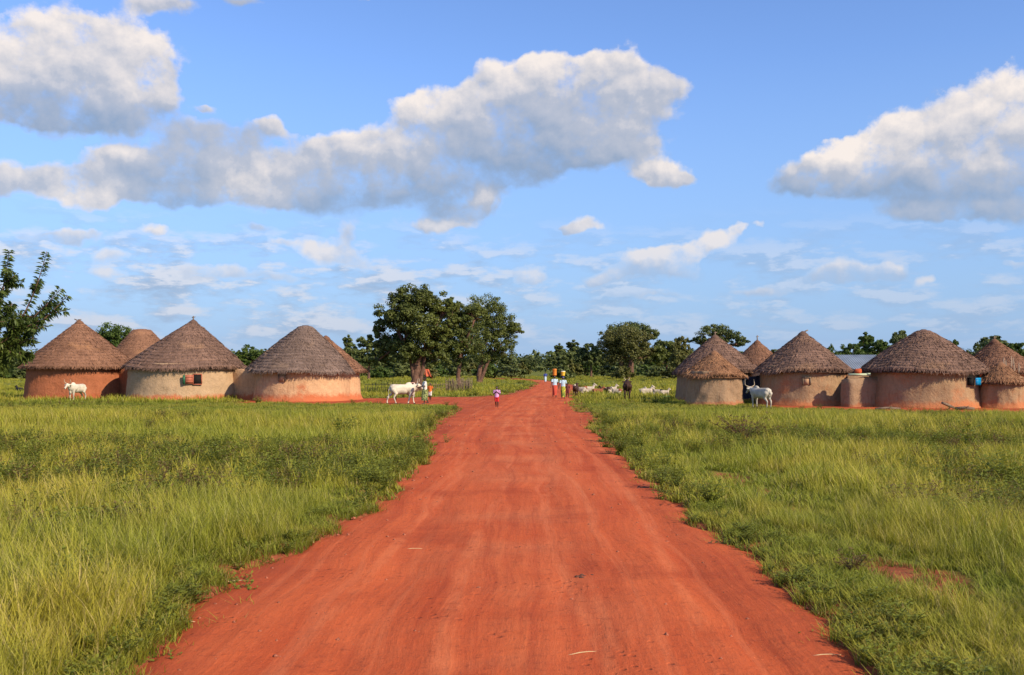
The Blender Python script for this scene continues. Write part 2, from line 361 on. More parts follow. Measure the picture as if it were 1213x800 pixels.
def gz(x, y):
    """height of the natural ground"""
    y = np.asarray(y, float); f = np.clip((y - 3) / 10, .3, 1)
    z = (fbm(x * .12, y * .12, 3) - .5) * .22 * f + (fbm(x * .7, y * .7, 3) - .5) * .06
    far = np.clip((y - 50) / 30, 0, 1)
    return z * (1 - .75 * far) - .01
def rz_(x, y):
    """height of the worn road"""
    u = x - centre(y)
    rut = -.018 * np.exp(-((u - .55) / .22) ** 2) - .02 * np.exp(-((u + 1.15) / .25) ** 2) - .014 * np.exp(-((u - 1.9) / .2) ** 2)
    return gz(x, y) * .35 + rut + (fbm(u * 4, y * .5, 4) - .5) * .025 + (fbm(x * 3.1, y * 3.1, 3) - .5) * .016 - .015
def ground_z(x, y):
    s = sd_road(x, y); s2 = sd_path(x, y); s = np.minimum(s, s2)
    t = np.clip((s + .05) / .5, 0, 1); t = t * t * (3 - 2 * t)
    base = gz(x, y); t2 = np.clip(-s / .15, 0, 1)
    return base * (.35 + .65 * t) + .02 * t - .10 * t2
def fan_grid(ys, ts, k0=12.):
    Yg, Tg = np.meshgrid(ys, ts, indexing='ij'); Xg = Tg * (np.maximum(Yg, 0) + k0)
    n, m = Yg.shape; i = np.arange(n - 1)[:, None] * m + np.arange(m - 1)[None]
    Q = np.stack([i, i + 1, i + m + 1, i + m], -1).reshape(-1, 4)
    return Xg.ravel(), Yg.ravel(), Q
ys = np.concatenate([np.linspace(-70, 3, 14)[:-1], 3 * (5000 / 3) ** np.linspace(0, 1, 560)])
t0 = np.linspace(-1, 1, 420); ts = t0 * .62 + np.sign(t0) * np.abs(t0) ** 7 * 6
X, Y, Q = fan_grid(ys, ts)
Z = ground_z(X, Y); sdn = np.minimum(sd_road(X, Y), sd_path(X, Y))
gm, T = new_mat('grassland_soil')
p = pos(T); a = attr(T, 'edge')
n1 = T.noise(p, .25, 6, .6); n2 = T.noise(p, 2.2, 6, .65); n3 = T.noise(p, 14, 5, .7)
soil = T.mix(T.ramp(n2, .35, .65), (.20, .055, .026), (.34, .10, .045))
green = T.mix(T.ramp(n1, .35, .68), (.11, .13, .020), (.22, .23, .034))
green = T.mix(T.ramp(n3, .4, .7, 0, .6), green, (.045, .05, .016))
bare = T.m('ADD', a, T.m('MULTIPLY', T.m('SUBTRACT', n2, .5), 1.2))
f = T.ramp(bare, .75, .15)
finish(T, T.mix(f, green, soil), .95, T.m('ADD', n2, n3), .7, .06, .1)
M_ground = gm
TRK = lambda x, y: np.abs((x - centre(y)) - (4.05 + .5 * (fbm(y * .25, y * 0 + 3., 2) - .5)))       # foot track beside the road
trk = TRK(X, Y) + (fbm(X * .5, Y * .5, 2) - .5) * 1.6 + np.where(Y > 24, 9, 0) + np.where(Y < 2, 9, 0) + .12
e = np.minimum(sdn, np.clip(trk * 1.6, 0, 9) + .15)
tag(obj('ground', mesh_np('ground', np.stack([X, Y, Z], 1), Q, {'edge': np.clip(e, -1, 3)}, True), M_ground), kind='structure')

rm, T = new_mat('red_laterite')
p = pos(T); u = attr(T, 'u'); v = attr(T, 'v')
wob = T.m('MULTIPLY', T.m('SUBTRACT', T.noise(p, .22, 2, .5), .5), .7); uw = T.m('ADD', u, wob)
uv = T.comb(T.m('MULTIPLY', uw, 1.5), T.m('MULTIPLY', v, .16), 0.); uvf = T.comb(T.m('MULTIPLY', uw, 5.), T.m('MULTIPLY', v, .6), 3.)
s1 = T.noise(uv, 1.0, 6, .62, .15); s2 = T.noise(uvf, 1.2, 6, .7, .1); n1 = T.noise(p, .55, 6, .65); n2 = T.noise(p, 9, 6, .75); n3 = T.noise(p, 45, 4, .7)
c = T.mix(T.ramp(s1, .30, .70), (.42, .074, .024), (.53, .112, .036))
c = T.mix(T.ramp(s2, .45, .75, 0, .22), c, (.57, .16, .065))
def track(u0, w, ph, f):                      # wheel marks wandering along the road
    q = T.m('ADD', T.m('MULTIPLY', T.m('SINE', T.m('MULTIPLY_ADD', v, f, ph)), .16), u0)
    return T.m('MULTIPLY', T.ramp(T.m('ABSOLUTE', T.m('SUBTRACT', u, q)), w, w * .3), T.ramp(T.noise(T.comb(u, T.m('MULTIPLY', v, .25), ph), 2.2, 5, .7), .40, .62))
tk = T.m('MAXIMUM', T.m('MAXIMUM', track(.6, .10, 0., .33), track(.95, .07, 1.2, .41)), T.m('MAXIMUM', track(-.35, .12, 2., .28), T.m('MAXIMUM', track(-1.45, .10, 4., .22), track(1.75, .10, 3., .25))))
c = T.mix(T.m('MULTIPLY', tk, .38), c, (.62, .185, .075))
c = T.mix(T.ramp(n1, .48, .70, 0, .6), c, (.29, .045, .017))
dust = T.m('MULTIPLY', T.ramp(T.m('ABSOLUTE', u), 1.7, .1), T.ramp(T.noise(p, .33, 5, .6), .42, .66))
c = T.mix(T.m('MULTIPLY', dust, .4), c, (.60, .20, .085))
c = T.mix(T.ramp(n2, .52, .72, 0, .6), c, (.20, .042, .02))
c = T.mix(T.ramp(n3, .56, .72, 0, .4), c, (.60, .20, .09))
side = T.ramp(T.m('ABSOLUTE', u), 1.7, 2.8)
c = T.mix(T.m('MULTIPLY', side, T.ramp(n1, .35, .6, .2, .7)), c, (.30, .062, .026))
grit = T.noise(p, 22, 5, .75); c = T.mix(T.ramp(grit, .57, .70, 0, .55), c, (.22, .05, .022))
vt = T.node('ShaderNodeTexVoronoi'); vt.feature = 'F1'; T.l.new(p, vt.inputs['Vector']); vt.inputs['Scale'].default_value = 7.5
pit = T.m('MULTIPLY', T.ramp(vt.outputs['Distance'], .26, .12), T.ramp(T.noise(p, .8, 3, .6), .5, .62))      # hoof prints
c = T.mix(T.m('MULTIPLY', pit, .22), c, (.26, .045, .018))
rutd = T.noise(T.comb(T.m('MULTIPLY', uw, 2.6), T.m('MULTIPLY', v, .05), 7.), 1.6, 4, .6, .05)
c = T.mix(T.ramp(rutd, .52, .66, 0, .40), c, (.30, .046, .018)); c = T.mix(T.ramp(rutd, .46, .36, 0, .30), c, (.60, .17, .07))
hgt = T.m('ADD', T.m('MULTIPLY_ADD', pit, -.3, T.m('MULTIPLY', s1, 1.2)), T.m('ADD', T.m('MULTIPLY', s2, .5), T.m('ADD', T.m('MULTIPLY', n2, .45), T.m('MULTIPLY', n3, .15))))
finish(T, c, .95, hgt, .65, .05, .1)
M_road = rm
def patch(name, sdf, zf, ys, x0, x1, nx, lim=.22, dz=0.):
    xs = np.linspace(0, 1, nx); Yg, Tg = np.meshgrid(ys, xs, indexing='ij')
    Xg = x0(Yg) + (x1(Yg) - x0(Yg)) * Tg; n, m = Yg.shape
    i = np.arange(n - 1)[:, None] * m + np.arange(m - 1)[None]
    Q = np.stack([i, i + 1, i + m + 1, i + m], -1).reshape(-1, 4); X, Y = Xg.ravel(), Yg.ravel()
    s = sdf(X, Y); keep = (s[Q].min(1) < lim); Q = Q[keep]
    use = np.zeros(len(X), bool); use[Q.ravel()] = True; re = np.cumsum(use) - 1
    t = np.clip(-(s - .12) / .3, 0, 1); Z = zf(X, Y) * 1. + dz - .05 * (1 - t) + .012 * t
    return obj(name, mesh_np(name, np.stack([X, Y, Z], 1)[use], re[Q], {'u': (X - centre(Y))[use], 'v': Y[use]}, True), M_road)
yr = np.concatenate([np.linspace(1, 6, 30)[:-1], 6 * (260 / 6) ** np.linspace(0, 1, 420)])
tag(patch('road', sd_road, rz_, yr, lambda y: centre(y) - 4 - .08 * y, lambda y: centre(y) + 4 + .03 * y, 170), kind='structure')
flat = lambda x, y: gz(x, y) * .35
tag(patch('path', lambda x, y: psd(path_poly, x, y) + edge_noise(x, y) * .8, flat, np.linspace(52, 92, 200), lambda y: y * 0 - 26, lambda y: y * 0 + 4, 180, dz=-.006), kind='structure')
tag(patch('yard', lambda x, y: psd(yard_poly, x, y) + edge_noise(x, y) * .8, flat, np.linspace(46, 72, 160), lambda y: y * 0 + 10, lambda y: y * 0 + 38, 170, dz=-.006), kind='structure')

# ------------------------------------------------------------------ huts
HUTS = []                                             # footprints for the grass
def hut(name, label, cx, half, base, eave, apex, rhalf, wallmat, roofmat, group, seed, flat_top=0., bulge=.10, pole=0., lean=0., wallkw=None, steps=17, cxr=None, top_px=None):
    r_ = np.random.default_rng(seed)
    Yf = F * H / (base - HY); r = half * Yf / (F - half); Yc = Yf + r; Xc = (cx - CX) / F * Yc
    ze = H - (eave - HY) / F * (Yf - .3); za = H + (HY - apex) / F * Yc; R = rhalf / F * Yc
    dx = ((cxr or cx) - cx) / F * Yc; dt = ((top_px or cxr or cx) - (cxr or cx)) / F * Yc
    t = thing(name, label, 'hut', (Xc, Yc, 0), 0, group); HUTS.append((Xc, Yc, r))
    # wall: thick ring of mud, hand-smoothed
    na, nz = 120, 20; an = np.linspace(0, 2 * math.pi, na, endpoint=False); zt = ze + .30
    def ring(z, rr, k): 
        w = (fbm(np.cos(an) * 1.6 + seed, np.sin(an) * 1.6 + z * .5, 3) - .5) * .34 + (fbm(np.cos(an) * 5 + seed, np.sin(an) * 5 + z * 2.5 + 9, 3) - .5) * .10
        return np.stack([(rr + w * k) * np.cos(an), (rr + w * k) * np.sin(an), np.full(na, z)], 1)
    V = []
    for i in range(nz + 1):
        z = -.25 + (zt + .25) * i / nz; q = max(z, 0) / zt
        V.append(ring(z, r * (1.0 + .035 * (1 - q) ** 1.5 - .035 * q ** 2) + .12 * math.exp(-max(z, 0) * 7), 1))
    for i in range(4): V.append(ring(zt - i * (zt) / 3, r - .28, .5))
    n = len(V); V = np.vstack(V)
    Qw = [(i * na + j, i * na + (j + 1) % na, (i + 1) * na + (j + 1) % na, (i + 1) * na + j) for i in range(n - 1) for j in range(na)]
    obj('wall', mesh_np('wall', V, Qw, smooth=True), wallmat, t)
    # roof: overlapping ragged courses of thatch, then loose straw on top
    mb = MB(); na = 150; an = np.linspace(0, 2 * math.pi, na, endpoint=False)
    def prof(s):                                     # s 0 apex .. 1 eave -> radius, height
        rr = flat_top + (R - flat_top) * s
        z = za - (za - ze) * (s ** 1.0 * (1 - bulge) + bulge * s ** 2.2)
        z -= .5 * .08 * (za - ze) * (1 - min(s / .12, 1)) ** 2 if flat_top == 0 else 0
        return rr, z
    sag = (fbm(np.cos(an) * 1.1 + seed * 3, np.sin(an) * 1.1, 2) - .5)
    for k in range(steps):
        s0 = max(0, (k - .6) / steps); s1 = (k + 1) / steps
        rag = (fbm(np.cos(an) * 6 + k * 3.7, np.sin(an) * 6 + seed, 3) - .5) * .5 / steps * 2.0 * (1 - .6 * (k == steps - 1)) + r_.normal(0, .07 / steps, na)
        rg = []
        for j, s in enumerate(np.linspace(s0, s1, 5)):
            q = j / 4; ss = s + rag * q; rr = flat_top + (R - flat_top) * ss
            z = za - (za - ze) * (ss * (1 - bulge) + bulge * np.abs(ss) ** 2.2) + .025 + .062 * q
            z = z + sag * .42 * s - (.12 if s < .02 and not flat_top else 0)
            wob = 1 + sag * .06 * s
            off = dx + dt * (1 - s)
            rg.append(np.stack([off + rr * wob * np.cos(an), rr * wob * np.sin(an), z], 1))
        last = rg[-1].copy(); last[:, 2] -= .09; last[:, 0] = (last[:, 0] - dx) * .975 + dx; last[:, 1] *= .975; rg.append(last)
        m = len(rg); Vr = np.vstack(rg)
        Qr = [(i * na + j, i * na + (j + 1) % na, (i + 1) * na + (j + 1) % na, (i + 1) * na + j) for i in range(m - 1) for j in range(na)]
        mb.add(Vr, Qr, a=np.tile(r_.random(na) * .5 + r_.random() * .5, m))
    # underside
    und = []
    for s in (1., .5, .05):
        rr, z = prof(s); und.append(np.stack([dx + dt * (1 - s) + rr * .97 * np.cos(an), rr * .97 * np.sin(an), np.full(na, z - .10)], 1))
    mb.add(np.vstack(und), [(i * na + j, i * na + (j + 1) % na, (i + 1) * na + (j + 1) % na, (i + 1) * na + j) for i in range(2) for j in range(na)], a=.1)
    # straw
    N = int(8200 * (R / 4) ** 1.3); s = np.sqrt(r_.random(N)) ; A = r_.random(N) * 2 * math.pi
    k = np.floor(s * steps); s = np.where(r_.random(N) < .55, (k + .35 + .6 * r_.random(N)) / steps, s); s[: N // 7] = 1 - r_.random(N // 7) * .02
    ln = .16 + .24 * r_.random(N); wd = .010 + .016 * r_.random(N)
    sg = np.interp(A, an, sag, period=2 * math.pi)
    def pt(s, lift):
        rr = (flat_top + (R - flat_top) * s) * (1 + sg * .06 * s)
        z = za - (za - ze) * (s * (1 - bulge) + bulge * np.abs(s) ** 2.2) + lift + sg * .42 * s
        return rr, z
    sl_ = math.hypot(R, za - ze); s2 = s + ln / sl_
    r1, z1 = pt(s, .07); r2, z2 = pt(s2, .05 + .10 * r_.random(N) ** 2); dr = np.where(s > .985, -.10 * r_.random(N), 0); 
    z2 = np.where(s > .975, np.minimum(z2, z1 - ln * (.15 + .35 * r_.random(N) ** 2)), z2); r2 = np.where(s > .975, r1 + .12 * r_.random(N), r2)
    A2 = A + r_.normal(0, .05, N) / np.maximum(r1, .5) * 2
    ax = dx + dt * (1 - s)
    p1 = np.stack([ax + r1 * np.cos(A), r1 * np.sin(A), z1], 1); p2 = np.stack([ax + r2 * np.cos(A2), r2 * np.sin(A2), z2], 1)
    w = np.stack([-np.sin(A), np.cos(A), r_.normal(0, .5, N)], 1) * wd[:, None]
    Vs = np.stack([p1 - w, p1 + w, p2 + w * .5, p2 - w * .5], 1).reshape(-1, 3)
    mb.add(Vs, np.arange(4 * N).reshape(-1, 4), a=np.repeat(r_.random(N), 4))
    roof = mb.build('roof', roofmat, t)
    if flat_top or True:                             # bound straw cap closing the top
        cb = MB(); fr = max(flat_top, .12)
        cb.tube([(dx + dt, 0, za - .28), (dx + dt, 0, za - .05), (dx + dt, 0, za + .08)], [fr + .28, fr + .12, fr * .5], 20)
        cb.build('cap', roofmat, roof)
    if pole:
        pb = MB(); pb.tube([(dx + dt, 0, za - .2), (dx + dt + lean * .5, 0, za + pole * .5), (dx + dt + lean, 0, za + pole)], [.05, .045, .035], 7)
        if seed % 2: pb.tube([(dx + dt - .1, 0, za + pole * .7), (dx + dt + .14, 0, za + pole * .8)], .03, 6)
        pb.build('pole', M_wood, roof)
    return t, Xc, Yc, r, ze
TH_red = thatch('thatch_reddish', (.155, .078, .048), (.29, .15, .092), (.40, .205, .10))
TH_mauve = thatch('thatch_mauve', (.125, .075, .056), (.25, .15, .11), (.34, .20, .115))
TH_gold = thatch('thatch_fresh', (.22, .11, .06), (.36, .19, .10), (.46, .25, .11))
TH_grey = thatch('thatch_grey', (.12, .082, .066), (.23, .16, .13), (.33, .22, .145))
PL_red = plaster('mud_red', (.36, .125, .06), (.33, .09, .04), .4)
PL_beige = plaster('mud_beige', (.46, .315, .19), (.46, .14, .06), .42, .0, .12)
PL_orange = plaster('mud_orange', (.56, .34, .19), (.46, .14, .06), .5, .3, .3)
PL_brown = plaster('mud_brown', (.32, .21, .13), (.36, .15, .075), .25, .15, .5)
PL_tan = plaster('mud_tan', (.35, .225, .13), (.42, .16, .07), .42, .45, .4)
gl, gr = 'thatched huts left of the road', 'thatched huts right of the road'
h1 = hut('round_hut', 'red mud hut with reddish thatch at the far left, white cow in front', 94, 57, 473.6, 435, 380.5, 64, PL_red, TH_red, gl, 1, pole=.14, lean=-.35, bulge=.06)
hut('round_hut', 'small flat-topped thatch roof peeking between the two leftmost huts', 168, 34, 465, 437, 391, 46, PL_red, TH_red, gl, 2, flat_top=.75, bulge=.1)
h2 = hut('round_hut', 'beige mud hut with small red-shuttered window in its wall', 221, 66, 475, 436, 380, 71, PL_beige, TH_mauve, gl, 3, pole=.32, bulge=.08, top_px=229)
h4 = hut('round_hut', 'reddish thatched hut half hidden behind the grey-roofed one', 386, 40, 474.5, 440.5, 399, 47.5, PL_orange, TH_red, gl, 5, bulge=.0)
h3 = hut('round_hut', 'orange mud hut with greyest thatch and blunt rounded top, left of road', 358, 55, 476, 439.5, 387, 63, PL_orange, TH_grey, gl, 4, flat_top=.36, bulge=.12, top_px=362)
h5 = hut('round_hut', 'large brown hut standing behind the smaller low hut nearest the road', 847, 45, 476.5, 440, 398, 50, PL_brown, TH_mauve, gr, 7, pole=.28, bulge=.14)
h6 = hut('small_hut', 'small low brown hut nearest the road on the right, tall hut behind', 846, 32.5, 480.5, 446, 417, 36, PL_brown, TH_gold, gr, 8, bulge=.04)
h7 = hut('round_hut', 'distant thatched roof with thin pole, between two right-hand huts', 897, 24, 466, 433, 404, 30, PL_orange, TH_red, gr, 9, pole=.5, bulge=.12)
h8 = hut('round_hut', 'brown hut with pointed thatch behind the white horned cow on the right', 951, 50.5, 481.3, 439.5, 394, 57, PL_tan, TH_mauve, gr, 10, bulge=.06, pole=.14, lean=.3)
h9 = hut('round_hut', 'widest right-hand hut with dark domed thatch and blue shutter', 1094, 63, 484, 439.5, 392, 71, PL_tan, TH_mauve, gr, 12, bulge=.16, flat_top=.22)
h10 = hut('round_hut', 'thatched hut at the far right edge, behind a low small hut', 1186, 40, 477, 442, 403, 47, PL_orange, TH_red, gr, 13, pole=.25, bulge=.04, top_px=1178)
h11 = hut('small_hut', 'small low hut with pointed thatch beside the blue shutter at far right', 1185, 25, 484, 453.5, 430.5, 29, PL_tan, TH_gold, gr, 14, bulge=.02)

def on_wall(h, px, z, out=0.):
    """point on the wall of a hut seen at a photo column, in the hut's own space"""
    t, Xc, Yc, r, ze = h; k = (px - CX) / F
    # intersect ray x=k*y with circle
    A = 1 + k * k; B = -2 * (k * Xc + Yc); C = Xc ** 2 + Yc ** 2 - r * r; D = max(B * B - 4 * A * C, 0)
    y = (-B - math.sqrt(D)) / (2 * A); x = k * y; d = Vector((x - Xc, y - Yc, 0)).normalized()
    return (x - Xc + d.x * out, y - Yc + d.y * out, z), math.atan2(d.x, -d.y)
def zpx(h, py, px):
    (x, y, _), a = on_wall(h, px, 0); return H - (py - HY) / F * (y + h[2])
M_redpaint = simple('red_paint', (.42, .13, .075), .6, .3, 10)
M_green = simple('green_paint', (.03, .12, .06), .5)
M_blue = simple('blue_paint', (.0, .24, .52), .45, .2, 7)
# window of the beige hut
z0, z1 = zpx(h2, 455, 230), zpx(h2, 444, 230); zc = (z0 + z1) / 2; hh = z1 - z0
(q, an_) = on_wall(h2, 233.5, zc, .02)
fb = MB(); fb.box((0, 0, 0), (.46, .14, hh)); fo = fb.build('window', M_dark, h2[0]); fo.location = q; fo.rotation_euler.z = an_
fr = MB()
fr.box((0, -.06, hh / 2 + .03), (.58, .10, .06)); fr.box((0, -.06, -hh / 2 - .03), (.58, .12, .06)); fr.box((.27, -.06, 0), (.06, .10, hh)); fr.box((-.27, -.06, 0), (.06, .10, hh))
fr.build('frame', M_redpaint, fo)
sb = MB(); sb.box((-.53, -.13, 0), (.48, .04, hh * .96)); sb.box((-.53, -.155, hh * .25), (.46, .02, .06)); sb.box((-.53, -.155, -hh * .25), (.46, .02, .06)); sb.build('shutter', M_redpaint, fo)
gb = MB(); gb.box((-.86, -.10, -.02), (.14, .10, hh * .98)); gb.build('shutter_edge', M_green, fo)
def niche(h, px0, px1, py0, py1, name='blocked_window', mat=None, frame=M_wood):
    pc = (px0 + px1) / 2; z0, z1 = zpx(h, py1, pc), zpx(h, py0, pc); q, a = on_wall(h, pc, (z0 + z1) / 2, .0)
    w = (px1 - px0) / F * (h[2] - h[3]) / max(.4, math.cos(a)); w = min(w, 1.2); hh = z1 - z0
    m = MB(); m.box((0, 0, 0), (w, .16, hh)); o = m.build(name, mat, h[0]); o.location = q; o.rotation_euler.z = a
    f = MB(); f.box((0, -.05, hh / 2 + .03), (w + .14, .12, .06)); f.box((w / 2 + .03, -.05, 0), (.06, .12, hh))  # dark bars added in place of the shadow outlines of the recess
    if frame is M_wood: f.box((-w / 2 - .03, -.05, 0), (.06, .12, hh))
    f.build('frame', frame, o); return o
M_tanfill = simple('dried_mud_fill', (.44, .27, .16), .95, .2, 5)
niche(h3, 331, 338, 442.5, 452, mat=M_tanfill)
niche(h8, 952, 959, 448, 456, mat=M_tanfill)
# blue shutter on the widest hut
z0, z1 = zpx(h9, 456.5, 1152), zpx(h9, 447.5, 1152); q, a = on_wall(h9, 1150, (z0 + z1) / 2, .0)
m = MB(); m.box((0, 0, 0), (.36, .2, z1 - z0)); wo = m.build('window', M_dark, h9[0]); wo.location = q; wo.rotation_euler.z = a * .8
m = MB(); m.box((.34, -.20, 0), (.46, .05, z1 - z0 - .02)); m.box((.34, -.23, .1), (.4, .02, .04)); m.box((.34, -.23, -.1), (.4, .02, .04)); s_ = m.build('shutter', M_blue, wo); s_.rotation_euler.z = .15
# eroded lumps at wall feet are parts of the walls' soil
def wall_between(name, label, pts, top, mat, thick=.3, seed=0):
    """thick irregular mud wall along ground points"""
    pts = np.array(pts, float); L = np.concatenate([[0], np.cumsum(np.linalg.norm(np.diff(pts, axis=0), axis=1))]); n = max(12, int(L[-1] / .15))
    s = np.linspace(0, L[-1], n); x = np.interp(s, L, pts[:, 0]); y = np.interp(s, L, pts[:, 1])
    tn = np.stack([np.gradient(x), np.gradient(y)], 1); tn /= np.linalg.norm(tn, axis=1)[:, None]; nr = np.stack([tn[:, 1], -tn[:, 0]], 1)
    c = np.array((x.mean(), y.mean())); rows = []; prof = [(-1.25, -.2), (-1.05, .15), (-1, .5), (-.95, .8), (-.8, .97), (0, 1.), (.8, .97), (.95, .8), (1, .5), (1.05, .15), (1.25, -.2)]
    for o_, z in prof:
        tz = top * z + (fbm(s * 1.3 + seed, s * 0 + 2, 3) - .5) * .3 * max(z, 0); ww = thick / 2 * o_ + (fbm(s * 1.5 + seed, s * 0 + z * 3 + (o_ > 0) * 7, 3) - .5) * .12
        rows.append(np.stack([x + nr[:, 0] * ww - c[0], y + nr[:, 1] * ww - c[1], tz], 1))
    m = len(rows); V = np.vstack(rows); Q = [(i * n + j, i * n + j + 1, (i + 1) * n + j + 1, (i + 1) * n + j) for i in range(m - 1) for j in range(n - 1)]
    o = obj(name, mesh_np(name, V, Q, smooth=True), mat, None, (c[0], c[1], 0)); return tag(o, label, 'wall')
w1 = wall_between('mud_wall', 'dark shaded mud wall joining the red hut to the beige hut', [(h1[1] + 2.2, h1[2] + .2), (h2[1] - 2.6, h2[2] - 1.0)], 2.1, PL_red, seed=3)
w2 = wall_between('mud_wall', 'short orange mud wall between the beige hut and the grey-thatched hut', [(h2[1] + 2.8, h2[2] - .6), (h3[1] - 1.8, h3[2] - .8)], 2.15, PL_orange, seed=5)
Yw = F * H / (482.6 - HY)
w3 = wall_between('mud_wall', 'stained brown mud wall between the pointed and the widest right-hand huts', [(h8[1] + 1.3, Yw + .9), ((1008 - CX) / F * Yw, Yw + .15), (h9[1] - 2.2, Yw + 1.0)], H - (447.5 - HY) / F * Yw, PL_brown, seed=8)
w4 = wall_between('mud_wall', 'low mud wall behind the white horned cow between two huts', [(h5[1] + 1.6, h5[2] + 1.2), (h8[1] - 1.2, h8[2] + 1.8)], 1.95, PL_orange, seed=9)
# dark cloth hanging in the gap between small hut and pointed hut
clM = simple('dark_blue_cloth', (.012, .018, .035), .9, .4, 3)
def cloth(name, p0, p1, z0, z1, mat, seed, label, cat, amp=.06):
    n, k = 40, 14; s = np.linspace(0, 1, n); V = []
    for j in range(k):
        q = j / (k - 1); x = p0[0] + (p1[0] - p0[0]) * s; y = p0[1] + (p1[1] - p0[1]) * s + amp * np.sin(s * 21 + seed) * (1 - q * .4) + amp * (fbm(s * 4 + seed, s * 0 + q * 2, 2) - .5)
        V.append(np.stack([x, y, z0 + (z1 - z0) * q - .08 * np.sin(s * math.pi) * q + (1 - q) * .1 * (fbm(s * 5 + seed, s * 0, 2) - .5)], 1))
    V = np.vstack(V); V2 = V + np.array((0, .02, 0)); c = V.mean(0); c[2] = 0
    Q = [(i * n + j, i * n + j + 1, (i + 1) * n + j + 1, (i + 1) * n + j) for i in range(k - 1) for j in range(n - 1)]
    Q2 = [tuple(len(V) + v for v in q[::-1]) for q in Q]
    o = obj(name, mesh_np(name, np.vstack([V, V2]) - c, np.array(Q + Q2), smooth=True), mat, None, c); return tag(o, label, cat)
yc_ = h8[2] - .2
cloth('hanging_cloth', ((876 - CX) / F * yc_, yc_), ((900 - CX) / F * yc_, yc_), .35, 1.72, clM, 1, 'dark cloth screen hanging between two huts behind the white horned cow', 'cloth')
# pale board and orange cloth on top of the wall
zb = H - (444 - HY) / F * (Yw + .3); xb = (1018 - CX) / F * (Yw + .3)
m = MB(); m.box((0, 0, .08), (1.12, .22, .13)); m.box((0, -.12, .08), (1.14, .02, .04)); m.box((.5, 0, .09), (.2, .26, .16))
o = m.build('painted_board', simple('pale_green_paint', (.46, .54, .36), .5, .2, 4)); o.location = (xb, Yw + .35, zb - .08); tag(o, 'pale green board lying on top of the brown mud wall', 'board')
m = MB(); m.ell((0, 0, .12), (.2, .16, .16)); m.ell((.08, 0, .2), (.12, .1, .1)); m.ell((-.1, .02, .16), (.1, .12, .12))
o = obj('cloth_bundle', remeshed(m, 'cloth_bundle', .03), simple('orange_cloth', (.52, .10, .03), .85)); o.location = (xb - .05, Yw + .35, zb + .05); tag(o, 'orange cloth bundle on the pale board above the wall', 'bundle')
# house with corrugated metal roof
Yb = 64.; xl, xr = (978 - CX) / F * Yb, (1052 - CX) / F * Yb; zr = H + (HY - 420.5) / F * (Yb + 2.2); zev = H + (HY - 437.5) / F * Yb
bt = thing('rectangular_house', 'house with grey corrugated metal roof between the right-hand huts', 'house', ((xl + xr) / 2, Yb + 2.2, 0)); W2 = (xr - xl) / 2; HUTS.append(((xl + xr) / 2, Yb + 2.2, 2.4))
xs = np.linspace(-W2 - .1, W2 + .1, 160); zz = .022 * np.sin(xs * 2 * math.pi / .15); rows = []
for y, z in ((-2.5, zev), (0, zr), (2.5, zev), (2.5, zev - .02), (0, zr - .02), (-2.5, zev - .02)): rows.append(np.stack([xs, np.full(160, y), z + zz], 1))
Q = [(i * 160 + j, i * 160 + j + 1, (i + 1) * 160 + j + 1, (i + 1) * 160 + j) for i in (0, 1, 3, 4) for j in range(159)]
M_tin = simple('corrugated_metal', (.30, .345, .39), .5, .22, 1.2, .4, c2=(.22, .25, .28), metal=.2)
obj('roof', mesh_np('roof', np.vstack(rows), np.array(Q), smooth=True), M_tin, bt)
m = MB(); m.box((0, 0, zev / 2 - .1), (2 * W2, 4.4, zev + .12)); V = [(-W2, -2.2, zev - .06), (-W2, 2.2, zev - .06), (-W2, 0, zr - .14), (W2, -2.2, zev - .06), (W2, 2.2, zev - .06), (W2, 0, zr - .14)]
m.add(V, [(0, 3, 5, 2), (1, 2, 5, 4)], [(0, 2, 1), (3, 4, 5)]); m.build('wall', PL_brown, bt)
# sticks leaning behind the far right small hut
M_pale = simple('bleached_wood', (.42, .31, .22), .9, .3, 8)
for i, (px, tp) in enumerate(((1188, 424), (1193, 427), (1197, 422), (1202, 424), (1206, 430), (1191, 431))):
    yy = h11[2] + 1.35 + .1 * (i % 3); x = (px - CX) / F * yy; zt = H + (HY - tp) / F * yy; m = MB()
    m.tube([(0, 0, 0), (.03, .0, zt * .5), (.06 * (-1) ** i, .02, zt)], [.035, .03, .02], 6)
    m.tube([(.03, 0, zt * .75), (.12 * (-1) ** i + .03, .02, zt * .93)], [.02, .012], 5)
    o = m.build('pole', M_pale); o.location = (x, yy, 0); tag(o, 'bare forked pole standing behind the low far-right hut', 'pole', 'bare poles behind the far-right hut')
# logs and rubble by the widest hut
for i, (px, py, L, a, rr, lab) in enumerate(((1124, 484.5, 1.0, .5, .07, 'weathered log leaning at the foot of the widest right-hand hut'), (1143, 485, .9, -.3, .08, 'shorter log lying by the far-right hut under the blue shutter'), (1052, 484.6, 1.3, .05, .06, 'thin straight log lying along the left foot of the widest hut'))):
    x, y = G(px, py + 1.2); m = MB(); m.tube([(-L / 2, 0, rr + (.3 if i == 0 else 0)), (0, .02, rr + .04 + (.12 if i == 0 else 0)), (L / 2, 0, rr)], [rr, rr * 1.1, rr * .8], 9); m.tube([(0, 0, rr), (.16, -.1, rr + .14)], [rr * .5, rr * .3], 6)
    o = m.build('log', M_wood, smooth=True); o.location = (x, y, 0); o.rotation_euler.z = a; tag(o, lab, 'log')

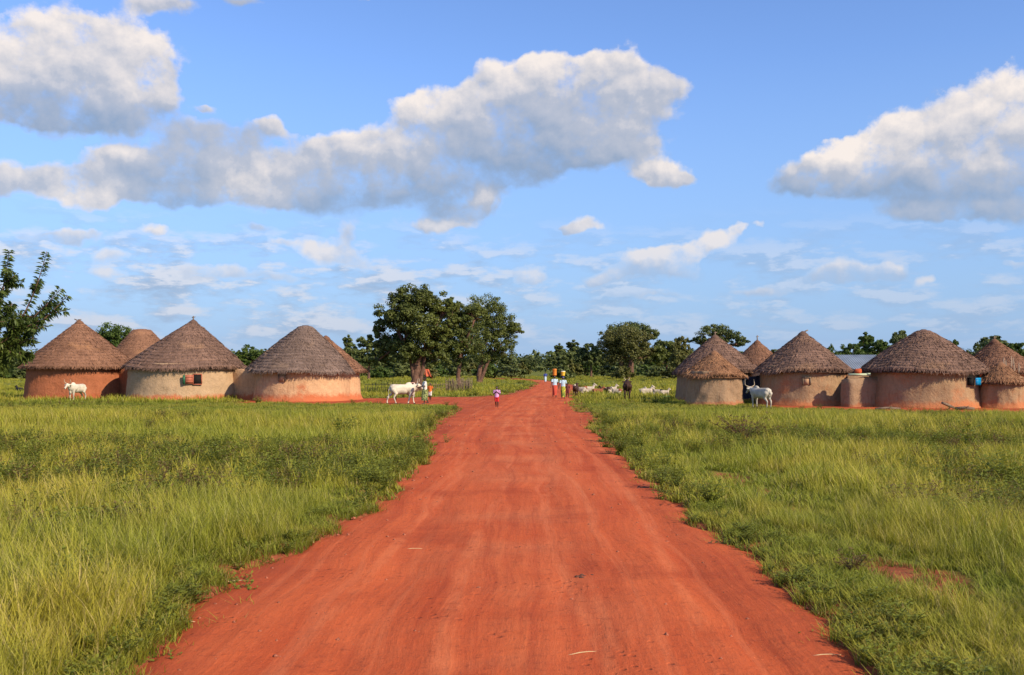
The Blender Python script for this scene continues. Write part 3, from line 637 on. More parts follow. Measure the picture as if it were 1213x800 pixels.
# ------------------------------------------------------------------ trees
def leaf_cloud(C, Rr, n, size, r_, flatz=.75, aspect=.55, droop=0.):
    """n leaves round each clump centre; returns verts, quads, rnd"""
    C = np.repeat(C, n, 0); RR = np.repeat(Rr, n)[:, None]; N = len(C)
    d = r_.normal(size=(N, 3)); d /= np.linalg.norm(d, axis=1)[:, None]
    rad = r_.random(N)[:, None] ** .45; P = C + d * RR * rad * np.array((1, 1, flatz))
    nrm = d * .9 + r_.normal(size=(N, 3)) * .45 + np.array((0, 0, .55)); nrm /= np.linalg.norm(nrm, axis=1)[:, None]
    a = np.cross(nrm, r_.normal(size=(N, 3))); a[:, 2] -= droop; a /= np.linalg.norm(a, axis=1)[:, None]; b = np.cross(nrm, a)
    s = size * (.6 + .8 * r_.random(N))[:, None]
    V = np.stack([P - a * s, P + b * s * aspect + nrm * s * .1, P + a * s, P - b * s * aspect + nrm * s * .1], 1).reshape(-1, 3)
    return V, np.arange(4 * N).reshape(-1, 4), np.repeat(np.clip(r_.random(N) * .7 + r_.random(len(Rr)).repeat(n) * .3, 0, 1), 4)
def branch(mb, a, b, ra, rb, r_, bow=.12, n=6):
    a = np.array(a, float); b = np.array(b, float); L = np.linalg.norm(b - a); t = np.linspace(0, 1, n)[:, None]
    off = r_.normal(size=3) * bow * L; P = a + (b - a) * t + off * np.sin(t * math.pi) * .6 + np.array((0, 0, 1)) * bow * L * np.sin(t * math.pi) * .4
    mb.tube(P, np.linspace(ra, rb, n), 7); return P
def tree_meshes(lobes, trunks, nclump, nleaf, leaf, seed, crad=.16, flatz=.7, gap=.0):
    """lobes: (x, z, rx, rz[, y]) in metres; trunks: list of point lists with radius"""
    r_ = np.random.default_rng(seed); area = np.array([l[2] * l[3] for l in lobes]); W = max(l[2] for l in lobes)
    C, Rr, own = [], [], []
    cnt = np.maximum(4, (nclump * area / area.sum()).astype(int))
    for i, (l, c) in enumerate(zip(lobes, cnt)):
        y0 = l[4] if len(l) > 4 else 0
        d = r_.normal(size=(c, 3)); d /= np.linalg.norm(d, axis=1)[:, None]; rad = r_.random(c)[:, None] ** .38 * (1.0)
        q = d * rad * np.array((l[2], l[2] * .95, l[3])) * .9 + np.array((l[0], y0, l[1])); q = q[(d[:, 2] * rad[:, 0] > -.75)]
        C.append(q); Rr.append(l[2] * crad * 2 * (.6 + .8 * r_.random(len(q)))); own += [i] * len(q)
    C = np.vstack(C); Rr = np.concatenate(Rr)
    V, Q, a = leaf_cloud(C, Rr, nleaf, leaf, r_, flatz)
    crown = mesh_np('crown', V, Q, {'rnd': a})
    mb = MB(); tops = []
    for pts, r0, r1 in trunks:
        P = np.array(pts, float); t = np.linspace(0, 1, len(P)); tt = np.linspace(0, 1, 10)
        Pi = np.stack([np.interp(tt, t, P[:, k]) for k in range(3)], 1) + np.vstack([np.zeros(3), r_.normal(0, r0 * .12, (9, 3))]); rr = r0 + (r1 - r0) * tt; rr[0] *= 1.55; rr[1] *= 1.12
        mb.tube(Pi, rr, 12); tops.append((Pi[-1], r1))
    for i, l in enumerate(lobes):
        y0 = l[4] if len(l) > 4 else 0; c = np.array((l[0], y0, l[1] - l[3] * .35)); tp, rr = min(tops, key=lambda q: np.linalg.norm(q[0] - c))
        P = branch(mb, tp, c, rr * .75, rr * .35, r_)
        mine = [C[k] for k in range(len(C)) if own[k] == i]
        for k in range(min(9, len(mine))): branch(mb, P[3 + k % 3], mine[k], rr * .3, rr * .08, r_, .1, 5)
    return crown, mb.mesh('trunk', True)
def place_tree(name, label, crown, trunk, loc, mats=(M_leaf, M_bark), s=(1, 1, 1), rz=0, group=None):
    t = thing(name, label, 'tree', loc, rz, group); t.scale = s
    for n_, me, m_ in (('crown', crown, mats[0]), ('trunk', trunk, mats[1])):
        if not me.materials: me.materials.append(m_)
        o = bpy.data.objects.new(n_, me); COL.objects.link(o); o.parent = t
        if me.materials[0] != m_: o.material_slots[0].link = 'OBJECT'; o.material_slots[0].material = m_
    return t
def px_tree(base, lobes_px, trunks_px, **k):
    """tree described in photo pixels at its own distance"""
    bx, by = base; Y = F * H / (by - HY); s = Y / F
    L = [((x - bx) * s, H + (HY - y) * s, rx * s, ry * s) + ((d * s,) if d else ()) for x, y, rx, ry, d in lobes_px]
    Tt = [([((x - bx) * s, dd * s, max(0, H + (HY - y) * s) if i else -.1) for i, (x, y, dd) in enumerate(pts)], r0 * s, r1 * s) for pts, r0, r1 in trunks_px]
    c, t = tree_meshes(L, Tt, **k); return c, t, ((bx - CX) * s, Y, 0)
c, t_, loc = px_tree((491, 467), [(488,352,30,20,0),(470,372,26,18,-8),(512,362,24,24,10),(455,378,22,11,6),(492,385,34,22,-10),(520,395,22,22,0),(470,402,26,20,12),(505,412,24,16,-6),(448,400,16,16,14),(531,364,12,12,4),(534,378,12,20,0),(480,420,24,14,-14),(460,415,18,14,8),(515,425,22,12,12),(445,425,14,12,16)],
    [([(491,467,0),(492,450,0),(494,432,1),(497,418,0)], 5.6, 3.8), ([(493,434,0),(486,420,-3),(478,408,-5)], 2.8, 1.8), ([(495,430,0),(504,418,3),(514,408,5)], 2.6, 1.6)], nclump=520, nleaf=105, leaf=.10, seed=21, crad=.11)
place_tree('shade_tree', 'tallest dark shade tree with thick trunk behind the white cow', c, t_, loc, group='shade trees left of the road'); T1 = loc
c, t_, loc = px_tree((543, 460), [(548,375,24,20,0),(535,400,22,22,8),(524,385,14,18,6),(537,362,13,15,2),(541,385,14,18,-2),(522,412,16,14,-6),(562,372,20,14,-6),(555,405,24,24,-4),(540,425,22,14,4)],
    [([(543,460,0),(543,445,0),(545,425,1),(548,410,0)], 2.8, 2.)], nclump=300, nleaf=90, leaf=.11, seed=22, crad=.115)
place_tree('shade_tree', 'middle shade tree with slim straight trunk, between two other trees', c, t_, loc, group='shade trees left of the road')
c, t_, loc = px_tree((568, 454), [(575,365,26,18,0),(590,385,24,22,6),(572,395,26,24,-8),(606,392,18,12,4),(598,412,18,14,0),(578,420,22,14,4),(562,380,16,20,2)],
    [([(568,454,0),(567,445,0),(569,435,0),(573,424,0)], 3.2, 2.2), ([(568,445,0),(577,430,0),(586,418,2)], 2.4, 1.4)], nclump=360, nleaf=90, leaf=.12, seed=23, crad=.115)
place_tree('shade_tree', 'rightmost shade tree of the three, forked trunk, beside the road bend', c, t_, loc, group='shade trees left of the road')
c, t_, loc = px_tree((742, 449.5), [(740,402,27,20,0),(725,405,18,17,5),(760,408,18,16,-4),(742,420,30,14,4),(722,425,12,10,0),(768,420,10,12,4)],
    [([(739,449,0),(738,440,0),(735,426,0)], 2.8, 2.), ([(744,449,0),(745,438,0),(748,425,0)], 3., 2.)], nclump=320, nleaf=90, leaf=.16, seed=24, crad=.12)
place_tree('round_tree', 'broad olive-coloured tree with double trunk behind the resting goats', c, t_, loc, (M_leaf_olive, M_bark))
c, t_, loc = px_tree((748, 447), [(745,392,28,11,0),(768,395,16,9,0),(722,398,14,10,0)], [([(748,447,0),(748,430,0),(748,410,0)], 3, 2)], nclump=150, nleaf=60, leaf=.26, seed=25, crad=.11, flatz=.5)
place_tree('round_tree', 'flat-topped darker tree rising just behind the olive tree', c, t_, loc, (M_leaf_far, M_bark))
c, t_, loc = px_tree((850, 449), [(845,392,22,8,0),(862,398,20,8,0),(828,404,14,8,0),(874,406,14,7,0),(850,408,20,10,0)], [([(850,449,0),(850,430,0),(850,415,0)], 3, 2)], nclump=170, nleaf=60, leaf=.2, seed=26, crad=.11, flatz=.5)
place_tree('flat_tree', 'flat-topped dark tree rising behind the tall hut nearest the road', c, t_, loc, (M_leaf_far, M_bark))
c, t_, loc = px_tree((136, 449), [(136,396,24,13,0),(120,404,14,10,0),(152,402,12,9,0),(136,412,24,12,0)], [([(136,449,0),(136,425,0)], 3, 2)], nclump=170, nleaf=60, leaf=.22, seed=27, crad=.11)
place_tree('round_tree', 'round green treetop showing between the two leftmost hut roofs', c, t_, loc, (M_leaf_bright, M_bark))
# near tree whose branches reach in from the left edge
def near_tree():
    r_ = np.random.default_rng(31); Y = 43.; s = Y / F; bx = -62
    tr = MB(); L = []
    def W(px, py, d=0): return np.array(((px - bx) * s, d * s, H + (HY - py) * s))
    tr.tube([(0, 0, -.1), (0.05, 0, .8), (.1, .1, 1.8), (.2, 0, 3.)], [.34, .24, .21, .17], 12)
    core = np.array((.2, 0, 2.6))
    ends = [((-8, 420), (28, 388), (49, 293)), ((0, 400), (22, 360), (20, 290)), ((-5, 410), (30, 380), (62, 338)), ((5, 418), (40, 390), (76, 347)), ((0, 415), (20, 395), (56, 378)), ((-5, 425), (20, 410), (46, 400)), ((-10, 400), (-2, 350), (2, 292)),
            ((-5, 425), (10, 430), (12, 440)), ((-10, 420), (15, 415), (30, 422)), ((-40, 380), (-30, 330), (-22, 288)), ((-60, 380), (-70, 330), (-60, 280)), ((-80, 390), (-110, 350), (-120, 310)), ((-90, 410), (-130, 400), (-165, 380)), ((-50, 400), (-50, 370), (-50, 340)), ((-70, 420), (-95, 430), (-110, 440)), ((-30, 420), (-20, 430), (-15, 445)),
            ((-5, 400), (5, 370), (14, 345)), ((-5, 400), (12, 385), (30, 360))]
    for k, (a, b, c) in enumerate(ends):
        d = (r_.random() - .5) * 90; A, B, C_ = W(*a, d * .5), W(*b, d), W(*c, d * 1.15)
        t = np.linspace(0, 1, 12)[:, None]; P = (1 - t) ** 2 * A + 2 * t * (1 - t) * B + t ** 2 * C_
        tr.tube(np.vstack([core, core * .4 + A * .6, P]), np.concatenate([[.12, .09], np.linspace(.06, .012, 12)]), 6)
        ax = [P]
        for q in range(9):                      # side shoots
            i = r_.integers(0, 9); e = P[i] + r_.normal(size=3) * np.array((.34, .5, .3)) + np.array((.08, 0, .08)); tt = np.linspace(0, 1, 6)[:, None]; Sx = P[i] + (e - P[i]) * tt; ax.append(Sx); tr.tube(Sx, np.linspace(.02, .006, 6), 5)
        for Pa in ax:
            n = 340 if Pa is P else 60; i = r_.random(n) * (len(Pa) - 1); i0 = np.minimum(i.astype(int), len(Pa) - 2); f = (i - i0)[:, None]
            L.append((Pa[i0] * (1 - f) + Pa[i0 + 1] * f, Pa[i0 + 1] - Pa[i0]))
    p = np.vstack([a for a, b in L]); tn = np.vstack([b for a, b in L]); tn /= np.linalg.norm(tn, axis=1)[:, None]; N = len(p)
    d = r_.normal(size=(N, 3)); d -= tn * (d * tn).sum(1)[:, None]; d /= np.linalg.norm(d, axis=1)[:, None]
    ln = (.19 + .15 * r_.random(N))[:, None]; dr = d + tn * .5 + np.array((0, 0, -.45)); dr /= np.linalg.norm(dr, axis=1)[:, None]
    side = np.cross(dr, r_.normal(size=(N, 3))); side /= np.linalg.norm(side, axis=1)[:, None]; w = side * .042
    q0 = p + dr * .02; q1 = p + dr * ln * .5 + np.array((0, 0, .02)); q2 = p + dr * ln + np.array((0, 0, -.03))
    V = np.stack([q0, q1 + w, q2, q1 - w], 1).reshape(-1, 3)
    c = mesh_np('crown', V, np.arange(4 * N).reshape(-1, 4), {'rnd': np.repeat(r_.random(N), 4)})
    place_tree('mango_tree', 'near tree with long leafy shoots reaching in at the left edge', c, tr.mesh('trunk', True), ((bx - 13 - CX) * s, Y, 0), (M_leaf_near, M_bark))
near_tree()
# treeline kinds shared by many single trees
kinds = []
def kind_tree(seed, lob, clumps=130, nleaf=52, leaf=.29, fz=.7, trunks=None):
    return tree_meshes(lob, trunks or [([(0, 0, -.2), (.1, 0, 1.5), (0, .1, 3.5)], .32, .2)], clumps, nleaf, leaf, seed, .11, fz)
kinds.append(kind_tree(41, [(0, 7.2, 2.8, 2.2), (-2, 5.4, 2.6, 2), (2.1, 5.6, 2.6, 2.2), (0, 4.4, 3.4, 1.8)]))
kinds.append(kind_tree(42, [(.5, 7.6, 2.2, 2), (-1.5, 6, 2.2, 2.4), (1.8, 5, 2.2, 2), (-.4, 4, 2.8, 1.8), (3.2, 6.4, 1.3, 1.1)]))
kinds.append(kind_tree(43, [(-1.5, 7.8, 3, 1.2), (2.2, 7.1, 2.8, 1.1), (0, 6.2, 3.8, 1.3), (-3.4, 6.6, 1.6, .9)], fz=.45))
kinds.append(kind_tree(44, [(0, 8.2, 1.5, 1.6), (.5, 6.4, 2, 1.8), (-.8, 5, 2.2, 2), (.8, 3.6, 2.4, 1.8)]))
kinds.append(kind_tree(45, [(0, 5.8, 3.4, 3.0), (-3, 4.6, 2, 2), (3, 4.4, 2.2, 2), (0, 3.4, 4, 1.8)]))
bush_k = [kind_tree(s, [(0, 2.2, 2.0, 1.5), (-1.8, 1.6, 1.5, 1.2), (1.6, 1.5, 1.7, 1.2), (0, 1, 2.8, .9)], 90, 34, .26, trunks=[([(0, 0, -.1), (0, 0, .6), (.1, 0, 1.2)], .12, .06)]) for s in (51, 52)]
for a, b in kinds + bush_k: a.materials.append(M_leaf_far); b.materials.append(M_bark)
grp = 'trees in the far treeline'
def far_tree(px, top, Y, k, mat=M_leaf_far, wide=1., lab='dark green tree in the far treeline', rz=None, g=grp, nm='far_tree', kk=None):
    kk = kk or kinds; c, t = kk[k % len(kk)]; h0 = {0: 9.2, 1: 9.3, 2: 9.0, 3: 9.6, 4: 8.6}[k % 5] if kk is kinds else 3.6
    h = H + (HY - top) / F * Y; s = h / h0
    place_tree(nm, lab, c, t, ((px - CX) / F * Y, Y, 0), (mat, M_bark), (s * wide, s * wide, s), rng.random() * 6.28 if rz is None else rz, g)
for px, top, Y, k, m_, w, lab in (
    (412,397,230,3,M_leaf_far,.8,'slender dark tree just right of the grey-thatched hut roof'), (437,398,190,1,M_leaf_far,1.,'dense dark tree left of the tallest shade tree'),
    (297,408,210,4,M_leaf_bright,1.1,'green tree crown between the beige and grey-thatched hut roofs'), 
    (678,403,290,3,M_leaf_far,1.2,'upright tree in the treeline directly above the water carriers'), (662,407,300,3,M_leaf_far,1,'narrow tree just left of the water carriers'),
    (700,404,250,0,M_leaf_far,1.,'dark tree immediately left of the olive-coloured tree'), (790,401,200,0,M_leaf,1.,'green tree immediately left of the nearest right-hand hut'), (806,398,170,1,M_leaf_olive,.8,'olive green tree touching the nearest right-hand hut roof'), (775,402,260,4,M_leaf_far,.9,'dark tree just right of the olive-coloured tree'),
    (1026,394,130,3,M_leaf_bright,1.,'pointed bright green tree above the metal roof'), (1008,404,125,0,M_leaf_bright,.8,'bright green tree left of the pointed one above the metal roof'), (1044,402,128,1,M_leaf_bright,.9,'bright green tree right of the pointed one above the metal roof'), (1067,392,150,2,M_leaf_far,.6,'small flat-topped tree left of the widest hut roof'), (988,407,122,4,M_leaf_bright,.5,'low bright tree beside the pointed hut roof'),
    (1128,402,120,1,M_leaf_bright,.7,'bright tree right of the widest hut roof'), (1152,405,125,4,M_leaf_far,.7,'dark tree left of the far-right hut roof'), (1178,398,160,2,M_leaf_far,1.,'dark flat tree behind the far-right hut roof'), (1203,403,120,0,M_leaf_bright,.8,'bright tree at the right edge of the photo'), (1230,400,130,1,M_leaf_bright,.9,None)):
    far_tree(px, top, Y, k, m_, w, lab or 'bright tree just beyond the right edge', g='trees behind the huts and road')
for i in range(100):                                 # irregular belt of woodland
    px = -160 + 1540 * (i + rng.random()) / 100; Y = 270 + 230 * rng.random(); top = 419 - 10 * rng.random() ** 2 + (6 if 600 < px < 660 else 0)
    far_tree(px, top, Y, int(rng.integers(0, 5)), M_leaf_far, 1.15 + .3 * rng.random(), 'dark green tree in the far treeline')
for i in range(74):
    px = -160 + 1540 * (i + rng.random()) / 74; Y = 190 + 110 * rng.random(); top = 433 - 8 * rng.random()
    if 630 < px < 665: continue
    far_tree(px, top, Y, i, [M_leaf_far, M_leaf_olive, M_leaf_bright][i % 3], 1.2, ['dark', 'olive', 'bright green'][i % 3] + ' bush in front of the far treeline', g=['dark', 'olive', 'bright'][i % 3] + ' bushes before the treeline', nm='bush', kk=bush_k)
# continuous far wood, one mass
r_ = np.random.default_rng(61); n = 5200; C = np.stack([(r_.random(n) - .5) * 1900, 560 + 240 * r_.random(n), 1 + 10 * r_.random(n) ** .9 * (.75 + .5 * fbm(r_.random(n) * 9, r_.random(n) * 9, 2))], 1)
V, Q, a = leaf_cloud(C, np.full(n, 3.6), 26, 1.25, r_)
tag(obj('distant_wood', mesh_np('distant_wood', V, Q, {'rnd': a}), M_leaf_far), 'dark mass of distant woodland along the horizon', 'woodland', kind='stuff')
# ------------------------------------------------------------------ animals
def cow_body(walk=0.):
    """zebu facing +X, 1.15 m high at the back: one fused body"""
    m = MB()
    m.cap((.52, 0, .86), (-.50, 0, .90), .245, .225, 18); m.cap((.10, 0, .79), (-.30, 0, .78), .25, .23, 16)         # barrel and belly
    m.ell((.46, 0, .83), (.24, .21, .31)); m.ell((-.50, 0, .88), (.23, .21, .25))                                   # shoulder, rump
    m.ell((.36, 0, 1.11), (.19, .10, .12), -.2); m.cap((-.55, .13, 1.02), (-.66, .1, .98), .06, .05); m.cap((-.55, -.13, 1.02), (-.66, -.1, .98), .06, .05)   # hump, hip bones
    m.cap((.55, 0, .92), (.86, 0, 1.03), .185, .125, 14); m.cap((.62, 0, .72), (.84, 0, .92), .07, .05)             # neck, dewlap
    m.ell((.62, 0, .62), (.12, .035, .14))
    m.cap((.90, 0, 1.08), (1.02, 0, 1.00), .105, .085); m.cap((1.02, 0, 1.00), (1.17, 0, .86), .078, .058); m.ell((1.19, 0, .84), (.06, .058, .05))   # skull, muzzle
    for s in (-1, 1):
        m.cap((.88, s * .09, 1.10), (.85, s * .24, 1.06), .035, .045); m.ell((.85, s * .2, 1.07), (.03, .1, .055), s * .2, 'x')     # ears
        w = walk * s
        fx = .50; m.cap((fx, s * .13, .75), (fx + .02 + .12 * w, s * .13, .42), .105, .055); m.cap((fx + .02 + .12 * w, s * .13, .42), (fx + .18 * w, s * .13, .10), .046, .036); m.cap((fx + .18 * w, s * .13, .10), (fx + .2 * w + .02, s * .13, .05), .042, .045)
        hx = -.56; m.cap((hx + .02, s * .13, .82), (hx + .10 - .08 * w, s * .15, .60), .15, .09); m.cap((hx + .10 - .08 * w, s * .15, .60), (hx - .10 - .16 * w, s * .13, .38), .08, .045)
        m.cap((hx - .10 - .16 * w, s * .13, .38), (hx - .06 - .22 * w, s * .13, .10), .042, .036); m.cap((hx - .06 - .22 * w, s * .13, .1), (hx - .04 - .22 * w, s * .13, .05), .04, .045)
    m.cap((-.70, 0, .98), (-.78, 0, .80), .035, .025); m.cap((-.78, 0, .80), (-.78, 0, .45), .024, .018); m.ell((-.78, 0, .38), (.035, .035, .1))    # tail
    m.ell((-.38, 0, .60), (.1, .07, .08))
    return remeshed(m, 'body', .022, 4)
CB = [cow_body(0.), cow_body(1.)]
def cow(label, at_, face, hide, scale=1., walk=0, horn=.26, group=None):
    x, y = at_; t = thing('cow', label, 'cow', (x, y, float(gz(x, y)) * .3), face, group); t.scale = (scale,) * 3
    me = CB[walk].copy(); me.materials.clear(); obj('body', me, hide, t)
    for s in (-1, 1):
        m = MB(); m.tube([(.90, s * .06, 1.15), (.90, s * (.06 + horn * .45), 1.20), (.93, s * (.06 + horn * .7), 1.28), (.96, s * (.03 + horn * .7), 1.20 + horn)], [.032, .027, .02, .008], 8)
        m.build('horn', M_horn, t, True)
        m = MB(); m.ell((1.02, s * .083, 1.03), (.018, .012, .016)); m.build('eye', M_black_hide, t, True)
        w = walk * s
        for hx in (.52 + .2 * w, -.60 - .22 * w):
            m = MB(); m.tube([(hx, s * .13, .06), (hx + .015, s * .13, 0)], [.045, .055], 10); m.build('hoof', M_black_hide, t)
    m = MB(); m.ell((1.225, 0, .84), (.025, .045, .038)); m.build('nose', M_black_hide, t, True)
    return t
cow('white cow standing against the red wall of the far-left hut, facing left', G(91.5, 475.2), math.pi + 1.32, M_white_cow, 1.0)
cow('white cow walking toward the road in front of the tallest shade tree', G(476.5, 478.5), .30, M_white_cow, 1.06, 1)
cow('dark russet cow mostly hidden behind the walking white cow', G(476, 474.5), math.pi - .1, M_brown_hide, .80)
cow('white long-horned cow facing left in front of the right-hand huts', G(901.5, 484.2), math.pi - 1.12, M_grey_cow, .98, 0, .38)
cow('dark brown cow seen end-on, standing alone on the grass before the huts', G(743, 474.5), math.pi / 2 - .10, M_brown_hide, 1.14, 0, .12)
def goat_mesh(lying):
    m = MB(); z = .26 if lying else .52
    m.cap((.25, 0, z), (-.25, 0, z + .01), .155, .15, 14); m.ell((0, 0, z - .04), (.3, .16, .15))
    m.cap((.28, 0, z + .05), (.42, 0, z + .26), .09, .065); m.cap((.43, 0, z + .28), (.57, 0, z + .2), .062, .04)
    for s in (-1, 1):
        m.ell((.42, s * .09, z + .28), (.03, .06, .02), s * .5, 'x'); m.cap((.41, s * .03, z + .33), (.35, s * .05, z + .43), .015, .008)
        if lying:
            m.cap((.25, s * .1, .2), (.36, s * .13, .07), .06, .04); m.cap((.36, s * .13, .07), (.2, s * .12, .04), .035, .028)
            m.cap((-.25, s * .1, .2), (-.12, s * .17, .1), .09, .06); m.cap((-.12, s * .17, .1), (-.3, s * .16, .04), .045, .03)
        else:
            m.cap((.24, s * .08, .45), (.24, s * .08, .24), .055, .032); m.cap((.24, s * .08, .24), (.24, s * .08, .02), .028, .024)
            m.cap((-.26, s * .08, .45), (-.2, s * .09, .32), .08, .05); m.cap((-.2, s * .09, .32), (-.3, s * .08, .2), .042, .028); m.cap((-.3, s * .08, .2), (-.28, s * .08, .02), .026, .024)
    m.cap((-.38, 0, z + .08), (-.46, 0, z + .12), .03, .02)
    return remeshed(m, 'body', .018, 3)
GM = [goat_mesh(False), goat_mesh(True)]
def goat(label, px, py, face, mat, lying=1, s=1.15, patch_=None, group='goats resting on the grass'):
    x, y = G(px, py); t = thing('goat', label, 'goat', (x, y, 0), face, group); t.scale = (s * .88,) * 3
    me = GM[lying].copy(); me.materials.clear(); obj('body', me, mat, t); z = .26 if lying else .52
    m = MB(); m.ell((-.22, 0, z + .02), (.19, .168, .165)); 
    if patch_: m.build('coat_patch', patch_, t, True)
    return t
goat('slim dark goat standing at the right road edge', 682, 469.5, 1.3, M_brown_hide, 0, 1.35, group=None)
goat('white goat lying nearest the road, leftmost of the resting herd', 688, 466.5, 2.6, M_goat, 1, 1.5)
goat('white goat with russet rump lying second from the road', 697, 466, .4, M_goat, 1, 1.6, M_red_hide)
goat('russet goat lying flat right of the two white ones', 708, 467, .1, M_red_hide, 1, 1.25)
goat('dark brown goat lying in the middle of the herd', 717, 466.2, 3.3, M_brown_hide, 1, 1.3)
goat('white goat with dark brown rump lying left of the dark cow', 724, 466.2, .5, M_goat, 1, 1.5, M_brown_hide)
goat('pale goat with russet rump, close left of the dark cow', 731, 467, 2.9, M_goat, 1, 1.2, M_red_hide)
goat('large white goat lying right of the dark cow', 765, 468.5, .2, M_goat, 1, 1.5)
goat('russet and white goat lying between the two white goats right of the dark cow', 771, 467.4, 3.0, M_goat, 1, 1.2, M_red_hide)
goat('white goat with black rump nearest the right-hand hut', 780, 468, 2.8, M_goat, 1, 1.2, M_black_hide)
goat('smallest white goat lying in the hut shadow at the herd end', 787, 468.6, .3, M_goat, 1, 1.1)
goat('black goat lying alone in the grass at the far left', 23, 465, 2.6, M_black_hide, 1, 1.2, group=None)
# green and white plastic sheet on the grass by the goats
x, y = G(786, 471.5); m = MB(); m.ell((0, 0, .03), (.5, .25, .05)); m.ell((.3, .05, .05), (.22, .16, .06)); o = obj('plastic_sheet', remeshed(m, 'plastic_sheet', .03), simple('green_plastic', (.08, .36, .14), .4)); o.location = (x, y, .05); tag(o, 'crumpled green plastic sheet on the grass below the last goats', 'plastic sheet')

